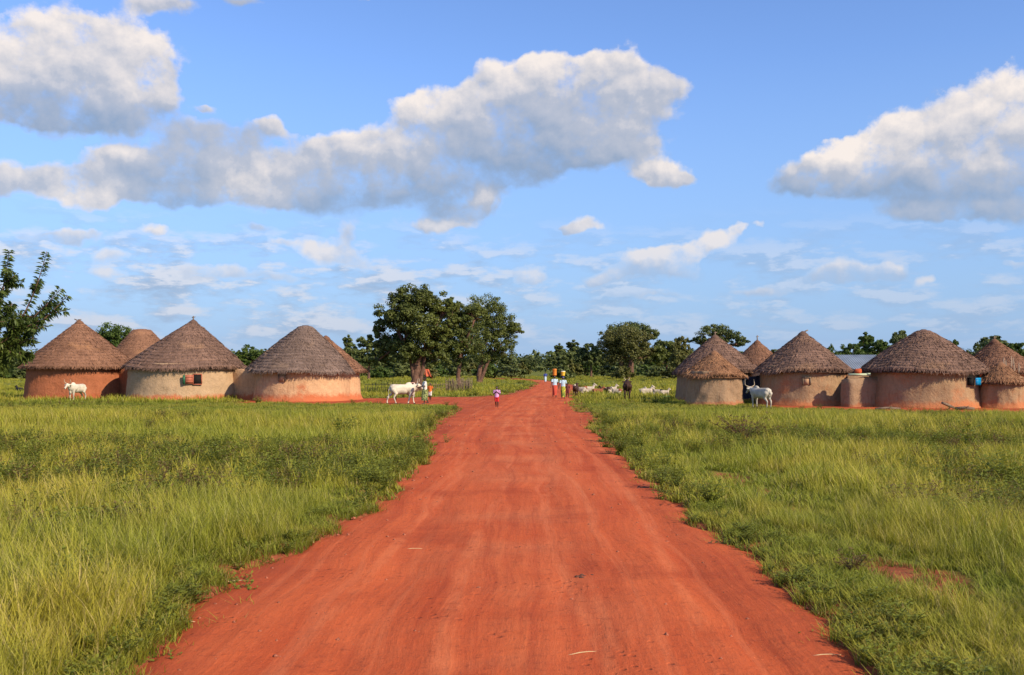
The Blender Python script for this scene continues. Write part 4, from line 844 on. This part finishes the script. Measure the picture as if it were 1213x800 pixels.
# ------------------------------------------------------------------ people
def person(label, at_, h, face, parts, arms='down', stride=.0, female=False, group=None, lean=0.):
    x, y = at_; t = thing('person', label, 'person', (x, y, float(rz_(x, y)) if abs(x - centre(y)) < 3 else 0.), face, group)
    m = MB(); k = h; sh = .105 if female else .115
    def c(a, b, ra, rb, n=10): m.cap(np.array(a) * k, np.array(b) * k, ra * k, rb * k, n)
    m.ell(np.array((0, 0, .525)) * k, np.array((.092, .062, .07)) * k); c((0, 0, .55), (0, 0, .68), .066, .07); m.ell(np.array((0, 0, .74)) * k, np.array((.10, .062, .095)) * k)
    c((-sh * .8, 0, .805), (sh * .8, 0, .805), .036, .036); c((0, .005, .80), (0, -.005, .875), .032, .029)
    m.ell(np.array((0, -.008, .935)) * k, np.array((.046, .056, .065)) * k); m.cap(np.array((0, -.03, .90)) * k, np.array((0, -.04, .895)) * k, .03 * k, .022 * k)
    c((0, -.060, .938), (0, -.069, .922), .008, .010); c((-.014, -.058, .904), (.014, -.058, .904), .007, .007)        # nose, lips
    for s in (-1, 1): m.ell(np.array((s * .047, .0, .93)) * k, np.array((.008, .014, .02)) * k)
    J = {}
    for s in (-1, 1):
        S0 = np.array((s * sh, 0, .805))
        if arms == 'down' or (arms == 'left_up' and s < 0) : E_ = S0 + (s * .045, .01, -.175); Wp = E_ + (s * .02, -.05, -.145)
        elif arms == 'chest': E_ = S0 + (s * .035, -.01, -.16); Wp = np.array((s * .03, -.105, .745))
        elif arms == 'lead': E_ = S0 + (s * .03, -.06, -.15); Wp = E_ + (s * .0, -.13, -.02)
        elif arms == 'swing': E_ = S0 + (s * .05, s * .06, -.165); Wp = E_ + (s * .03, s * .02 - .03, -.145)
        else: E_ = S0 + (s * .045, .01, -.175); Wp = E_ + (s * .02, -.05, -.145)
        c(S0, E_, .031, .023); c(E_, Wp, .022, .0155); d = (Wp - E_) / np.linalg.norm(Wp - E_); J[s] = (S0, E_, Wp)
        a = np.cross(d, (0, 1, 0)) ; a /= np.linalg.norm(a) + 1e-6; b = np.cross(d, a); palm = Wp + d * .045
        c(Wp, palm, .015, .017, 8)
        for q, (o_, L) in enumerate(((-.013, .034), (-.0045, .040), (.0045, .038), (.013, .029))):
            p0 = palm + b * o_; p1 = p0 + d * L * .55 + a * s * -.004; p2 = p1 + d * L * .45 + a * s * -.010; c(p0, p1, .0058, .0052, 6); c(p1, p2, .0052, .0045, 6)
        p0 = Wp + d * .015 - b * .015; p1 = p0 - b * .014 + d * .016; p2 = p1 + d * .018 - b * .003; c(p0, p1, .007, .006, 6); c(p1, p2, .006, .005, 6)
        st = stride * s; hip = np.array((s * .052, 0, .515)); kn = hip + (0, -st * .55 - .01, -.235); an_ = kn + (0, -st * .25 + (.10 if st < 0 else 0) + .01, -.235 + (.03 if st < 0 else 0))
        c(hip, kn, .052, .036); c(kn, (kn + an_) / 2 + (0, .008, 0), .034, .033); c((kn + an_) / 2 + (0, .008, 0), an_, .032, .018)
        foot = an_ + (s * .008, -.075, -.022); c(an_ + (0, .012, -.018), foot, .02, .014, 8); c(foot, foot + (0, -.02, -.003), .016, .011, 8)
        J[('leg', s)] = (hip, kn, an_)
    body = obj('body', remeshed(m, 'body', .0085, 2), M_skin, t)
    k_ = k
    def loft(name, rings, mat, par=t, n=28, wav=0.):
        mb = MB(); V = []; an = np.linspace(0, 2 * math.pi, n, endpoint=False)
        for cx, cy, z, rx, ry in rings: w = 1 + wav * np.sin(an * 7 + z * 9) * (1 if z < .5 else .3); V.append(np.stack([(cx + rx * w * np.cos(an)) * k_, (cy + ry * w * np.sin(an)) * k_, np.full(n, z * k_)], 1))
        Q = [(i * n + j, i * n + (j + 1) % n, (i + 1) * n + (j + 1) % n, (i + 1) * n + j) for i in range(len(rings) - 1) for j in range(n)]
        mb.add(np.vstack(V), Q); return mb.build(name, mat, par, True)
    for p in parts:
        kind, mat = p[0], p[1]
        if kind in ('shirt', 'wrap_top'):
            lo = .50 if kind == 'shirt' else .56
            o = loft(kind if kind == 'shirt' else 'top', [(0, 0, lo, .108, .082), (0, 0, .58, .100, .078), (0, 0, .66, .098, .076), (0, 0, .74, .113, .078), (0, 0, .80, .118, .064), (0, 0, .838, .07, .048), (0, 0, .85, .042, .04)], mat, wav=.02)
            for s in (-1, 1):
                mb = MB(); S0, E_, Wp = J[s]; e = S0 + (E_ - S0) * p[2] if len(p) > 2 else S0 + (E_ - S0) * .7
                mb.tube(np.array([S0 + (-s * .02, 0, .012), S0 + (s * .01, 0, 0), (S0 + e) / 2, e]) * k, np.array([.036, .042, .038, .040]) * k, 12, False); mb.build('sleeve', mat, o, True)
        if kind == 'skirt':
            loft('skirt', [(0, 0, .62, .080, .066), (0, 0, .57, .098, .080), (0, 0, .50, .112, .094), (0, -.01, .35, .106, .098 + abs(stride) * .3), (0, -.01, .2, .100, .092 + abs(stride) * .5), (0, -.01, p[2], .098, .092 + abs(stride) * .6)], mat, wav=.05)
        if kind in ('shorts', 'trousers'):
            o = loft(kind, [(0, 0, .60, .092, .070), (0, 0, .55, .102, .078), (0, 0, .49, .104, .08), (0, 0, .455, .09, .066)], mat)
            for s in (-1, 1):
                hip, kn, an_ = J[('leg', s)]; e = hip + (kn - hip) * p[2] if p[2] <= 1 else kn + (an_ - kn) * (p[2] - 1)
                pts = [hip + (0, 0, .02), hip + (0, 0, -.02)] + ([hip + (kn - hip) * p[2]] if p[2] <= 1 else [kn, e]); mb = MB(); mb.tube(np.array(pts) * k, np.array([.06, .062, .052, .046][:len(pts)]) * k, 14, False); mb.build('trouser_leg', mat, o, True)
        if kind == 'hair': mb = MB(); mb.ell(np.array((0, .008, .952)) * k, np.array((.051, .058, .056)) * k); mb.build('hair', mat, t, True)
        if kind == 'headscarf': mb = MB(); mb.ell(np.array((0, .010, .955)) * k, np.array((.056, .064, .055)) * k); mb.ell(np.array((0, .06, .93)) * k, np.array((.03, .03, .03)) * k); mb.build('headscarf', mat, t, True)
        if kind == 'shoes':
            for s in (-1, 1):
                an_ = J[('leg', s)][2]; mb = MB(); mb.cap((an_ + (0, .018, -.028)) * k, (an_ + (s * .008, -.095, -.034)) * k, .021 * k, .016 * k); mb.build('shoe', mat, t, True)
    for s in (-1, 1):
        mb = MB(); mb.ell(np.array((s * .018, -.056, .943)) * k, np.array((.008, .005, .005)) * k); mb.build('eye', M_white_cow, t, True)
    return t
def cl(name, c, c2=None, scale=8): return simple(name, c, .85, .25, scale, c2=c2)
C_pink, C_red, C_lb, C_rs = cl('pink_cotton', (.62, .33, .60)), cl('red_cotton', (.60, .03, .03)), cl('pale_blue_cotton', (.50, .66, .78)), cl('coral_cotton', (.52, .075, .045))
C_pat = cl('yellow_green_print', (.50, .46, .05), (.03, .11, .03), 9); C_wh = cl('white_cotton', (.74, .71, .64)); C_bw = cl('dark_green_print', (.40, .44, .16), (.015, .03, .015), 12); C_bl = cl('blue_cotton', (.06, .09, .34)); C_or = cl('orange_cotton', (.62, .16, .03)); C_mar = cl('maroon_cotton', (.12, .02, .025))
person('child in pink shirt and red shorts standing with hands at the chest', G(588.5, 483), 1.16, -.15, [('shirt', C_pink, .8), ('shorts', C_red, .95), ('hair', M_hair)], 'chest', .02)
wa, wb = G(657, 470.6), G(667, 472)
person('woman in pale top and coral skirt carrying a tall orange container on her head', wa, 1.60, .1, [('wrap_top', C_lb, .6), ('skirt', C_rs, .10), ('hair', M_hair), ('shoes', M_black_hide)], 'swing', .10, True, 'women carrying loads on their heads')
person('woman in pale blouse and yellow-green wrap carrying a yellow bucket on her head', wb, 1.58, -.05, [('wrap_top', C_lb, .6), ('skirt', C_pat, .08), ('headscarf', C_bl), ('shoes', M_black_hide)], 'swing', .07, True, 'women carrying loads on their heads')
person('child in maroon walking close beside the woman with the yellow bucket', G(672.3, 470.8), 1.05, .2, [('shirt', C_mar, .8), ('shorts', C_mar, 1.), ('hair', M_hair)], 'down', .06)
person('distant person in blue on the road far beyond the two women', G(646, 453.4), 1.62, .0, [('shirt', C_bl, .8), ('skirt', C_lb, .12), ('hair', M_hair)], 'down', .05)
person('adult in white top and dark green patterned wrap leading the white cow', G(503.3, 479), 1.60, -1.2, [('shirt', C_wh, .8), ('skirt', C_bw, .14), ('hair', M_hair)], 'lead', .05, True)
person('child in orange shirt and white shorts right behind the cow leader', G(509.5, 474.5), 1.15, -.2, [('shirt', C_or, .7), ('shorts', C_wh, 1.), ('hair', M_hair)], 'down', .05)
# loads on the heads
def load(name, label, at_, z0, hh, r0, r1, mat, cat, lid=None, handle=False):
    t = thing(name, label, cat, (at_[0], at_[1], z0)); m = MB()
    zz = [0, .02, .06, hh * .5, hh - .03, hh, hh - .01, .04]; rr = [r0 * .9, r0, r0 + (r1 - r0) * .1, (r0 + r1) / 2, r1, r1 + .012, r1 - .02, r0 - .02]
    m.tube([(0, 0, z) for z in zz], rr, 24); m.build('body', mat, t, True)
    if lid: m = MB(); m.tube([(0, 0, hh - .02), (0, 0, hh + .02), (0, 0, hh + .04)], [r1 * .98, r1 * .98, r1 * .7], 24); m.build('lid', lid, t, True)
    m = MB(); a = np.linspace(0, math.pi, 14); m.tube([((r1 + .01) * math.cos(q), -.03, hh - .03 - .10 * math.sin(q)) for q in a], .007, 6); m.build('handle', M_wood, t, True)
    m = MB(); a = np.linspace(0, 2 * math.pi, 24); m.tube([(.075 * math.cos(q), .075 * math.sin(q), -.01) for q in a], .022, 8, False); m.build('head_pad', C_mar, t, True)
    return t
M_or = simple('orange_plastic', (.66, .22, .03), .4, .2, 5); M_ye = simple('yellow_plastic', (.78, .52, .06), .4, .15, 5); M_wp = simple('white_plastic', (.78, .76, .66), .4, .1, 5)
load('container', 'tall orange plastic container balanced on the left woman head', wa, 1.60, .46, .145, .155, M_or, 'container', M_or)
load('bucket', 'pale yellow bucket balanced on the right woman head', wb, 1.60, .30, .12, .165, M_ye, 'bucket', M_wp)
# red cloth hung on a pole above the cow leader, red box on the tree trunk
yy = G(505, 474)[1]; k = yy / F; x0 = (505 - CX) * k; zt = H + (HY - 436) * k
t = thing('hanging_cloth', 'terracotta cloth draped over a pole above the cow leader', 'cloth', (x0, yy, 0))
m = MB(); m.tube([(-.08, 0, -.1), (-.05, .02, .9), (-.1, 0, zt - .05)], [.035, .03, .02], 7); m.tube([(-.08, 0, zt - .25), (.42, .0, zt - .50)], [.018, .015], 6); m.build('pole', M_wood, t)
n, kk_ = 26, 12; V = []; s = np.linspace(0, 1, n)
for j in range(kk_):
    q = j / (kk_ - 1); V.append(np.stack([-.14 + .62 * s * (.5 + .5 * q) + .03 * np.sin(s * 9 + q * 3), .07 * np.sin(s * 16) * q - .05 * q, zt - .08 - .32 * s * q - .34 * q - .07 * np.sin(s * 7) * q], 1))
V = np.vstack(V); Q = [(i * n + j, i * n + j + 1, (i + 1) * n + j + 1, (i + 1) * n + j) for i in range(kk_ - 1) for j in range(n - 1)]
V2 = V + np.array((0, .02, 0)); obj('cloth', mesh_np('cloth', np.vstack([V, V2]), np.array(Q + [tuple(v + len(V) for v in q[::-1]) for q in Q]), smooth=True), cl('terracotta_cloth', (.55, .13, .06)), t)
yy = 73.; k = yy / F; t = thing('stool', 'small pinkish wooden stool frame seen over the walking cow back', 'stool', ((488 - CX) * k, yy, 0))
ztop = H - (453.5 - HY) * k; m = MB(); m.box((0, 0, ztop), (.38, .3, .05)); m.build('seat', cl('faded_pink_paint', (.62, .35, .28)), t)
for sx in (-1, 1):
    for sy in (-1, 1): m = MB(); m.box((sx * .165, sy * .125, (ztop - .025) / 2), (.045, .045, ztop - .027)); m.build('leg', C_wh, t)

# ------------------------------------------------------------------ stick fences
def stick_fence(label, p0, p1, n, h, seed, rail=True, lean=.06, dens=1.):
    r_ = np.random.default_rng(seed); p0, p1 = np.array(p0), np.array(p1); c = (p0 + p1) / 2
    t = thing('stick_fence', label, 'fence', (c[0], c[1], 0))
    for i in range(n):
        a = p0 + (p1 - p0) * (i + r_.random() * .6) / n - c; hh = h * (.75 + .4 * r_.random()); m = MB(); e = r_.normal(0, lean, 2)
        m.tube([(a[0], a[1], -.1), (a[0] + e[0] * .6, a[1] + e[1], hh * .5), (a[0] + e[0], a[1] + e[1] * 2, hh)], [.028, .024, .016], 6); m.build('stake', M_wood, t)
    if rail:
        for z in (.5 * h, .85 * h):
            m = MB(); s = np.linspace(0, 1, 24)[:, None]; P = (p0 - c) * (1 - s) + (p1 - c) * s; P = np.hstack([P, z + r_.normal(0, .02, (24, 1))]); m.tube(P, .02, 6); m.build('rail', M_wood, t)
stick_fence('long thin stick fence with pale rails crossing the field behind the cow', G(432, 465.5), G(530, 465), 34, .85, 71)
stick_fence('dense brushwood fence panel at the right end of the stick fence', G(528, 464.5), G(559, 464), 80, 1.15, 72, lean=.12)

# ------------------------------------------------------------------ grass and weeds
def blades(seed, n, h, w, spread, lean, segs=3, leafy=False, flower=0.):
    r_ = np.random.default_rng(seed); V, Q, A, Tt = [], [], [], []; k = 0
    for i in range(n):
        a = r_.random() * 6.283; rr = spread * math.sqrt(r_.random()); b = np.array((rr * math.cos(a), rr * math.sin(a), -.02)); d = r_.random() * 6.283
        dv = np.array((math.cos(d), math.sin(d), 0)); pv = np.array((-dv[1], dv[0], 0)); L = h * (.5 + .6 * r_.random()); le = lean * (.3 + r_.random()) * L; ww = w * (.6 + .7 * r_.random()); rv = r_.random()
        for j in range(segs + 1):
            q = j / segs; c = b + np.array((0, 0, L * q * (1 - .25 * q * lean))) + dv * le * q ** 2 * 1.4; wj = ww * (1 - q ** 1.6) * .5 + .0004
            V += [c - pv * wj, c + pv * wj]; A += [rv, rv]; Tt += [q, q]
            if j: Q.append((k + 2 * j - 2, k + 2 * j - 1, k + 2 * j + 1, k + 2 * j))
        k += 2 * segs + 2
    me = mesh_np('tuft', V, np.array(Q), {'rnd': A, 't': Tt}); return me
def weed(seed, n, h, leaf, spread, red=False):
    r_ = np.random.default_rng(seed); mb = MB(); V = []; A = []
    for i in range(n):
        a = r_.random() * 6.283; L = h * (.5 + .6 * r_.random()); e = np.array((math.cos(a), math.sin(a), 0)) * spread * (.4 + r_.random()); m = 7
        P = [np.array((0, 0, 0)) + e * t * (.4 + .6 * t) + np.array((0, 0, L * t)) for t in np.linspace(0, 1, m)]
        mb.tube(P, np.linspace(.004, .0015, m) * (1 + leaf * 8), 4, False, a=.05)
        for q in range(1, m):
            for z in range(3):
                b = r_.random() * 6.283; d = np.array((math.cos(b), math.sin(b), .25 + .5 * r_.random())); s_ = leaf * (.6 + .8 * r_.random()); sd = np.cross(d, (0, 0, 1)); sd /= np.linalg.norm(sd)
                mb.add([P[q], P[q] + d * s_ * .5 + sd * s_ * .26, P[q] + d * s_ + np.array((0, 0, -.2 * s_)), P[q] + d * s_ * .5 - sd * s_ * .26], [(0, 1, 2, 3)], a=.3 + .7 * r_.random())
    return mb.mesh('weed')
def grassmat(name, root, mid, tip, straw, patchy=.7):
    m, T = new_mat(name); r = attr(T, 'rnd'); t = attr(T, 't'); p = pos(T)
    big = T.noise(p, .16, 4, .6); n = T.noise(p, .9, 4, .6)
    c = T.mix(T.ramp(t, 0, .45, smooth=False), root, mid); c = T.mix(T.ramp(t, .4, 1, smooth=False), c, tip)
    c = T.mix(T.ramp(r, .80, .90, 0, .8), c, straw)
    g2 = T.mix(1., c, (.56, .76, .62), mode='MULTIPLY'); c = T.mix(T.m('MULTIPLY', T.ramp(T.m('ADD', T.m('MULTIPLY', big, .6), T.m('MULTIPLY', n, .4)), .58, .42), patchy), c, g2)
    finish(T, c, .6, spec=.25, transl=.35); return m
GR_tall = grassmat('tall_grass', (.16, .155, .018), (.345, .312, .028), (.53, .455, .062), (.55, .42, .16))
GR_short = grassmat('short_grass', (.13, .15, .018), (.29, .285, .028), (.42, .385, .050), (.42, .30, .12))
GR_weed = leafmat('weed_leaf', (.10, .12, .017), (.26, .29, .032), .3, .6)
GR_redw = leafmat('reddish_weed', (.13, .055, .030), (.20, .16, .045), .3, .6)
protos = []
def proto(me, mat): me.materials.append(mat); o = bpy.data.objects.new('grass_tuft', me); protos.append(o); return len(protos) - 1
A_t = [proto(blades(100 + i, 26, .42, .0065, .09, .42, 4), GR_tall) for i in range(3)]            # near tall
A_s = [proto(blades(110 + i, 26, .16, .0075, .08, .6, 3), GR_short) for i in range(2)]            # near short
B_t = [proto(blades(120 + i, 26, .42, .014, .17, .42, 3), GR_tall) for i in range(3)]             # middle tall
B_s = [proto(blades(130 + i, 26, .17, .018, .17, .6, 2), GR_short) for i in range(2)]
D_t = [proto(blades(140 + i, 24, .40, .035, .45, .4, 2), GR_tall) for i in range(2)]              # far
D_s = [proto(blades(150 + i, 26, .20, .045, .45, .5, 2), GR_short) for i in range(2)]
W_n = [proto(weed(160 + i, 7, .13, .035, .14), GR_weed) for i in range(2)]
W_m = [proto(weed(170 + i, 9, .36, .055, .20), GR_weed) for i in range(2)]
W_r = [proto(weed(180, 9, .38, .045, .18), GR_redw)]
W_f = [proto(weed(190 + i, 9, .42, .11, .34), GR_weed) for i in range(2)]
protocol = bpy.data.collections.new('grass_tufts')
for i, o in enumerate(protos): o.name = 'grass_tuft_%02d' % i; protocol.objects.link(o)
names = sorted(o.name for o in protos); order = {o.name: i for i, o in enumerate(protos)}
weedspots = [G(*p) + (r,) if False else (*G(*p), r) for p, r in (((60, 575), 3.), ((130, 565), 2.2), ((250, 548), 3.5), ((330, 560), 3.), ((240, 590), 1.8), ((30, 540), 4.), ((880, 520), 4.), ((1000, 524), 3.), ((1180, 575), 2.2), ((1200, 610), 1.6), ((1150, 560), 2.), ((1100, 528), 3.), ((100, 640), .8))]
def weediness(x, y):
    w = np.zeros_like(x)
    for wx, wy, r in weedspots: w = np.maximum(w, np.clip(1.15 - np.hypot((x - wx), (y - wy) * .8) / r, 0, 1))
    n = fbm(x * .22 + 5, y * .16, 4); w = np.maximum(w, np.clip((n - .58) * 6, 0, .55)); return w * np.clip(fbm(x * .9, y * .9, 3) * 1.6, 0, 1.1)
PT = {k: [] for k in ('grass', 'weeds')}
def scatter(y0, y1, dens, zone, seed):
    r_ = np.random.default_rng(seed); A = (y1 - y0) * (.62 * 2) * ((y0 + y1) / 2 + 4); N = int(A * dens)
    y = np.sqrt(r_.random(N) * ((y1 + 4) ** 2 - (y0 + 4) ** 2) + (y0 + 4) ** 2) - 4; x = (r_.random(N) * 2 - 1) * .62 * (y + 4)
    s = sd_road(x, y); s2 = sd_path(x, y); far = zone == 'far'
    ok = (s > -.45 * r_.random(N) ** 7 - .0) & (s2 > -.03)
    for hx, hy, hr in HUTS: ok &= np.hypot(x - hx, y - hy) > hr + .12
    tr = TRK(x, y) + (fbm(x * .5, y * .5, 2) - .5) * 1.6; tr = np.where((y > 24) | (x < 0), 9, tr + .08)
    ok &= (tr > .30) | (r_.random(N) < .22)
    x, y, s, s2, tr = x[ok], y[ok], s[ok], s2[ok], tr[ok]; N = len(x)
    edge = np.minimum(s, s2 * 1.2); right = x > 0
    wd = weediness(x, y); hn = fbm(x * .35, y * .25, 4); u = r_.random(N)
    hg = np.clip((edge - .15 + (hn - .5) * .8) / np.where(right & (y < 18), 1.5, .8), 0, 1)           # short fringe by the road, tall behind
    hg = np.where(right & (tr < 1.2), np.minimum(hg, .25 + .4 * np.clip(tr - .4, 0, 1)), hg)
    ht = (.38 + .8 * hn) * (.25 + .75 * hg) * (1 - .35 * wd)
    nearhut = np.clip((np.abs(y - 62) - 12) / 10, 0, 1) if zone != 'far' else 1.
    if zone != 'far': ht = ht * np.where(y > 40, np.clip(1 - (y - 40) / 12, .25, 1), 1)
    isshort = (hg < .35) | ((y > 47) & (zone != 'far')) | (u < .22 + .25 * (wd > .3))
    isweed = (r_.random(N) < wd * .5) | ((edge < .5) & (r_.random(N) < .16))
    kt, ks, kw = {'near': (A_t, A_s, W_n), 'mid': (B_t, B_s, W_m), 'far': (D_t, D_s, W_f)}[zone]
    idx = np.where(isshort, np.array(ks)[r_.integers(0, len(ks), N)], np.array(kt)[r_.integers(0, len(kt), N)])
    if zone == 'near': kw2 = np.where(edge < .6, np.array(W_n)[r_.integers(0, 2, N)], np.array(W_m)[r_.integers(0, 2, N)])
    else: kw2 = np.array(kw)[r_.integers(0, 2, N)]
    kw2 = np.where((r_.random(N) < .24) & (edge > 1.), W_r[0], kw2)
    idx = np.where(isweed, kw2, idx); sc = np.where(isweed, .5 + .7 * r_.random(N), np.where(isshort, .7 + .9 * hn * (.5 + .5 * hg) + .3 * r_.random(N), (.42 + .75 * r_.random(N)) * (.40 + ht)))
    if zone != 'far': sc = np.where(y > 45, sc * .75, sc)
    z = ground_z(x, y)
    for key, mk in (('grass', ~isweed), ('weeds', isweed)):
        PT[key].append(np.stack([x[mk], y[mk], z[mk], idx[mk], np.maximum(sc[mk], .2), r_.random(mk.sum()) * 6.283, (r_.random(mk.sum()) - .5) * .35], 1))
scatter(4.8, 9, 170, 'near', 1); scatter(9, 15, 95, 'near', 2); scatter(15, 27, 36, 'mid', 3); scatter(27, 45, 15, 'mid', 4); scatter(45, 72, 7., 'mid', 5); scatter(60, 120, 1.3, 'far', 6); scatter(120, 270, .38, 'far', 7)
def instancer(name, P, label, cat):
    me = mesh_np(name, P[:, :3], [], {'kind_id': P[:, 3], 'size': P[:, 4], 'turn': P[:, 5], 'tilt': P[:, 6]}) if False else bpy.data.meshes.new(name)
    me.vertices.add(len(P)); me.vertices.foreach_set('co', P[:, :3].astype(np.float32).ravel())
    rank = {n: i for i, n in enumerate(names)}
    for k, col, ty in (('kid', 3, 'INT'), ('size', 4, 'FLOAT'), ('turn', 5, 'FLOAT'), ('tilt', 6, 'FLOAT')):
        a = me.attributes.new(k, ty, 'POINT'); a.data.foreach_set('value', P[:, col].astype(np.int32 if ty == 'INT' else np.float32))
    o = obj(name, me); tag(o, label, cat, kind='stuff')
    ng = bpy.data.node_groups.new(name, 'GeometryNodeTree'); ng.interface.new_socket('Geometry', in_out='INPUT', socket_type='NodeSocketGeometry'); ng.interface.new_socket('Geometry', in_out='OUTPUT', socket_type='NodeSocketGeometry')
    N = ng.nodes; Lk = ng.links; gi = N.new('NodeGroupInput'); go = N.new('NodeGroupOutput'); ci = N.new('GeometryNodeCollectionInfo'); ci.inputs['Collection'].default_value = protocol
    ci.inputs['Separate Children'].default_value = True; ci.inputs['Reset Children'].default_value = True
    ip = N.new('GeometryNodeInstanceOnPoints'); ip.inputs['Pick Instance'].default_value = True
    def na(nm, ty): a = N.new('GeometryNodeInputNamedAttribute'); a.data_type = ty; a.inputs['Name'].default_value = nm; return a.outputs[0]
    cx = N.new('ShaderNodeCombineXYZ'); Lk.new(na('tilt', 'FLOAT'), cx.inputs[0]); Lk.new(na('turn', 'FLOAT'), cx.inputs[2])
    Lk.new(gi.outputs[0], ip.inputs['Points']); Lk.new(ci.outputs[0], ip.inputs['Instance']); Lk.new(na('kid', 'INT'), ip.inputs['Instance Index']); Lk.new(cx.outputs[0], ip.inputs['Rotation']); Lk.new(na('size', 'FLOAT'), ip.inputs['Scale']); Lk.new(ip.outputs[0], go.inputs[0])
    o.modifiers.new('instances', 'NODES').node_group = ng; return o
PG = np.vstack(PT['grass']); PW = np.vstack(PT['weeds']); print('grass', len(PG), 'weeds', len(PW))
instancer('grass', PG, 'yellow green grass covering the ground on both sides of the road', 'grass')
instancer('weeds', PW, 'low leafy weeds mixed into the grass', 'weeds')
# single shrubs and weeds that stand out
def shrub(name, label, px, py, hh, ww, mat, seed, leaf=.05, n=26):
    x, y = G(px, py); me = weed(seed, n, hh, leaf, ww); me.materials.append(mat); o = bpy.data.objects.new(name, me); COL.objects.link(o); o.location = (x, y, float(ground_z(np.array([x]), np.array([y]))[0])); tag(o, label, 'shrub')
shrub('shrub', 'dark leafy shrub in the left grass below the beige hut', 132, 588, .55, .35, GR_weed, 201, .07, 34)
shrub('shrub', 'dark green weed clump near the left photo edge', 50, 622, .45, .4, GR_weed, 202, .06, 34)
shrub('shrub', 'low shrub in the grass below the red-shuttered window', 258, 560, .6, .4, GR_weed, 203, .08, 30)
shrub('weed_clump', 'reddish brown weed clump in the grass left of the road', 245, 600, .42, .32, GR_redw, 204, .05, 26)
shrub('weed_clump', 'reddish dry weeds in the right grass below the white horned cow', 880, 527, .8, .8, GR_redw, 205, .09, 30)
shrub('shrub', 'spindly dark seedling standing above the grass at far right', 1146, 535, .75, .22, GR_weed, 206, .13, 7)
shrub('shrub', 'dark leafy shrub in the grass at the right photo edge', 1196, 575, .6, .5, GR_weed, 207, .08, 30)
shrub('shrub', 'small bushy weed by the hut-side path left of the road', 404, 516, .7, .5, GR_weed, 208, .1, 26)
shrub('weed_clump', 'small brown dry weed on the right road verge', 1010, 688, .22, .14, GR_redw, 209, .04, 18)
# road litter: stones, dung, straws
r_ = np.random.default_rng(81); mb = MB(); N = 900
for i in range(N):
    y = 5 + 40 * r_.random() ** 1.7; side = r_.random(); u = (r_.random() * 2 - 1) * 2.7; u = np.sign(u) * abs(u / 2.7) ** .6 * 2.7; x = float(centre(y)) + u
    s = (.006 + .016 * r_.random() ** 3) * (1 + y / 25); z = float(rz_(np.array([x]), np.array([y]))[0])
    d = r_.normal(size=(6, 3)) * .18; V = np.array([(1, 0, 0), (-1, 0, 0), (0, 1, 0), (0, -1, 0), (0, 0, .8), (0, 0, -.6)]) + d
    mb.add(V * s + np.array((x, y, z + s * .3)), T=[(0, 2, 4), (2, 1, 4), (1, 3, 4), (3, 0, 4), (2, 0, 5), (1, 2, 5), (3, 1, 5), (0, 3, 5)], a=r_.random())
tag(mb.build('gravel', simple('laterite_gravel', (.40, .13, .07), .95, .5, 40)), 'scattered reddish gravel lying on the dirt road', 'gravel', kind='stuff')
M_dung = simple('dung', (.12, .05, .03), .95, .4, 20); M_straw = simple('straw', (.60, .45, .24), .8, .2, 10)
for px, py, w, lab in ((684, 682, .10, 'flat dark dung patch on the right half of the road'), (858, 643, .09, 'dark dung clump at the right road edge'), (667, 474.8, .35, 'dark patch on the road just below the two women'), (768, 577, .12, 'small dark clod on the right side of the road, halfway up')):
    x, y = G(px, py); m = MB()
    for q in range(9): m.ell((r_.normal(0, w * .8), r_.normal(0, w * .5), .004), (w * (.2 + .2 * r_.random()), w * (.18 + .15 * r_.random()), .012 + .01 * r_.random()), r_.random() * 3, 'z', 8)
    o = m.build('dung', M_dung, smooth=True); o.location = (x, y, float(rz_(np.array([x]), np.array([y]))[0]) + .004); tag(o, lab, 'dung')
for px, py, L, a, lab in ((692, 772, .26, .32, 'pale dry straw lying on the road near the photo bottom'), (490, 650, .22, .1, 'pale straw on the left half of the road'), (210, 737, .30, -.2, 'thin straw at the left road edge near the bottom'), (978, 778, .25, .1, 'thin straw at the right road edge near the bottom'), (275, 690, .3, .5, 'bent straw on the left road edge below the grass corner')):
    x, y = G(px, py); m = MB(); z = float(rz_(np.array([x]), np.array([y]))[0]); m.tube([(-L / 2, 0, .006), (-L * .1, .02, .012), (L * .2, .028, .01), (L / 2, .02, .006)], [.0035, .004, .0035, .002], 6); o = m.build('straw', M_straw); o.location = (x, y, z + .004); o.rotation_euler.z = a; tag(o, lab, 'straw')
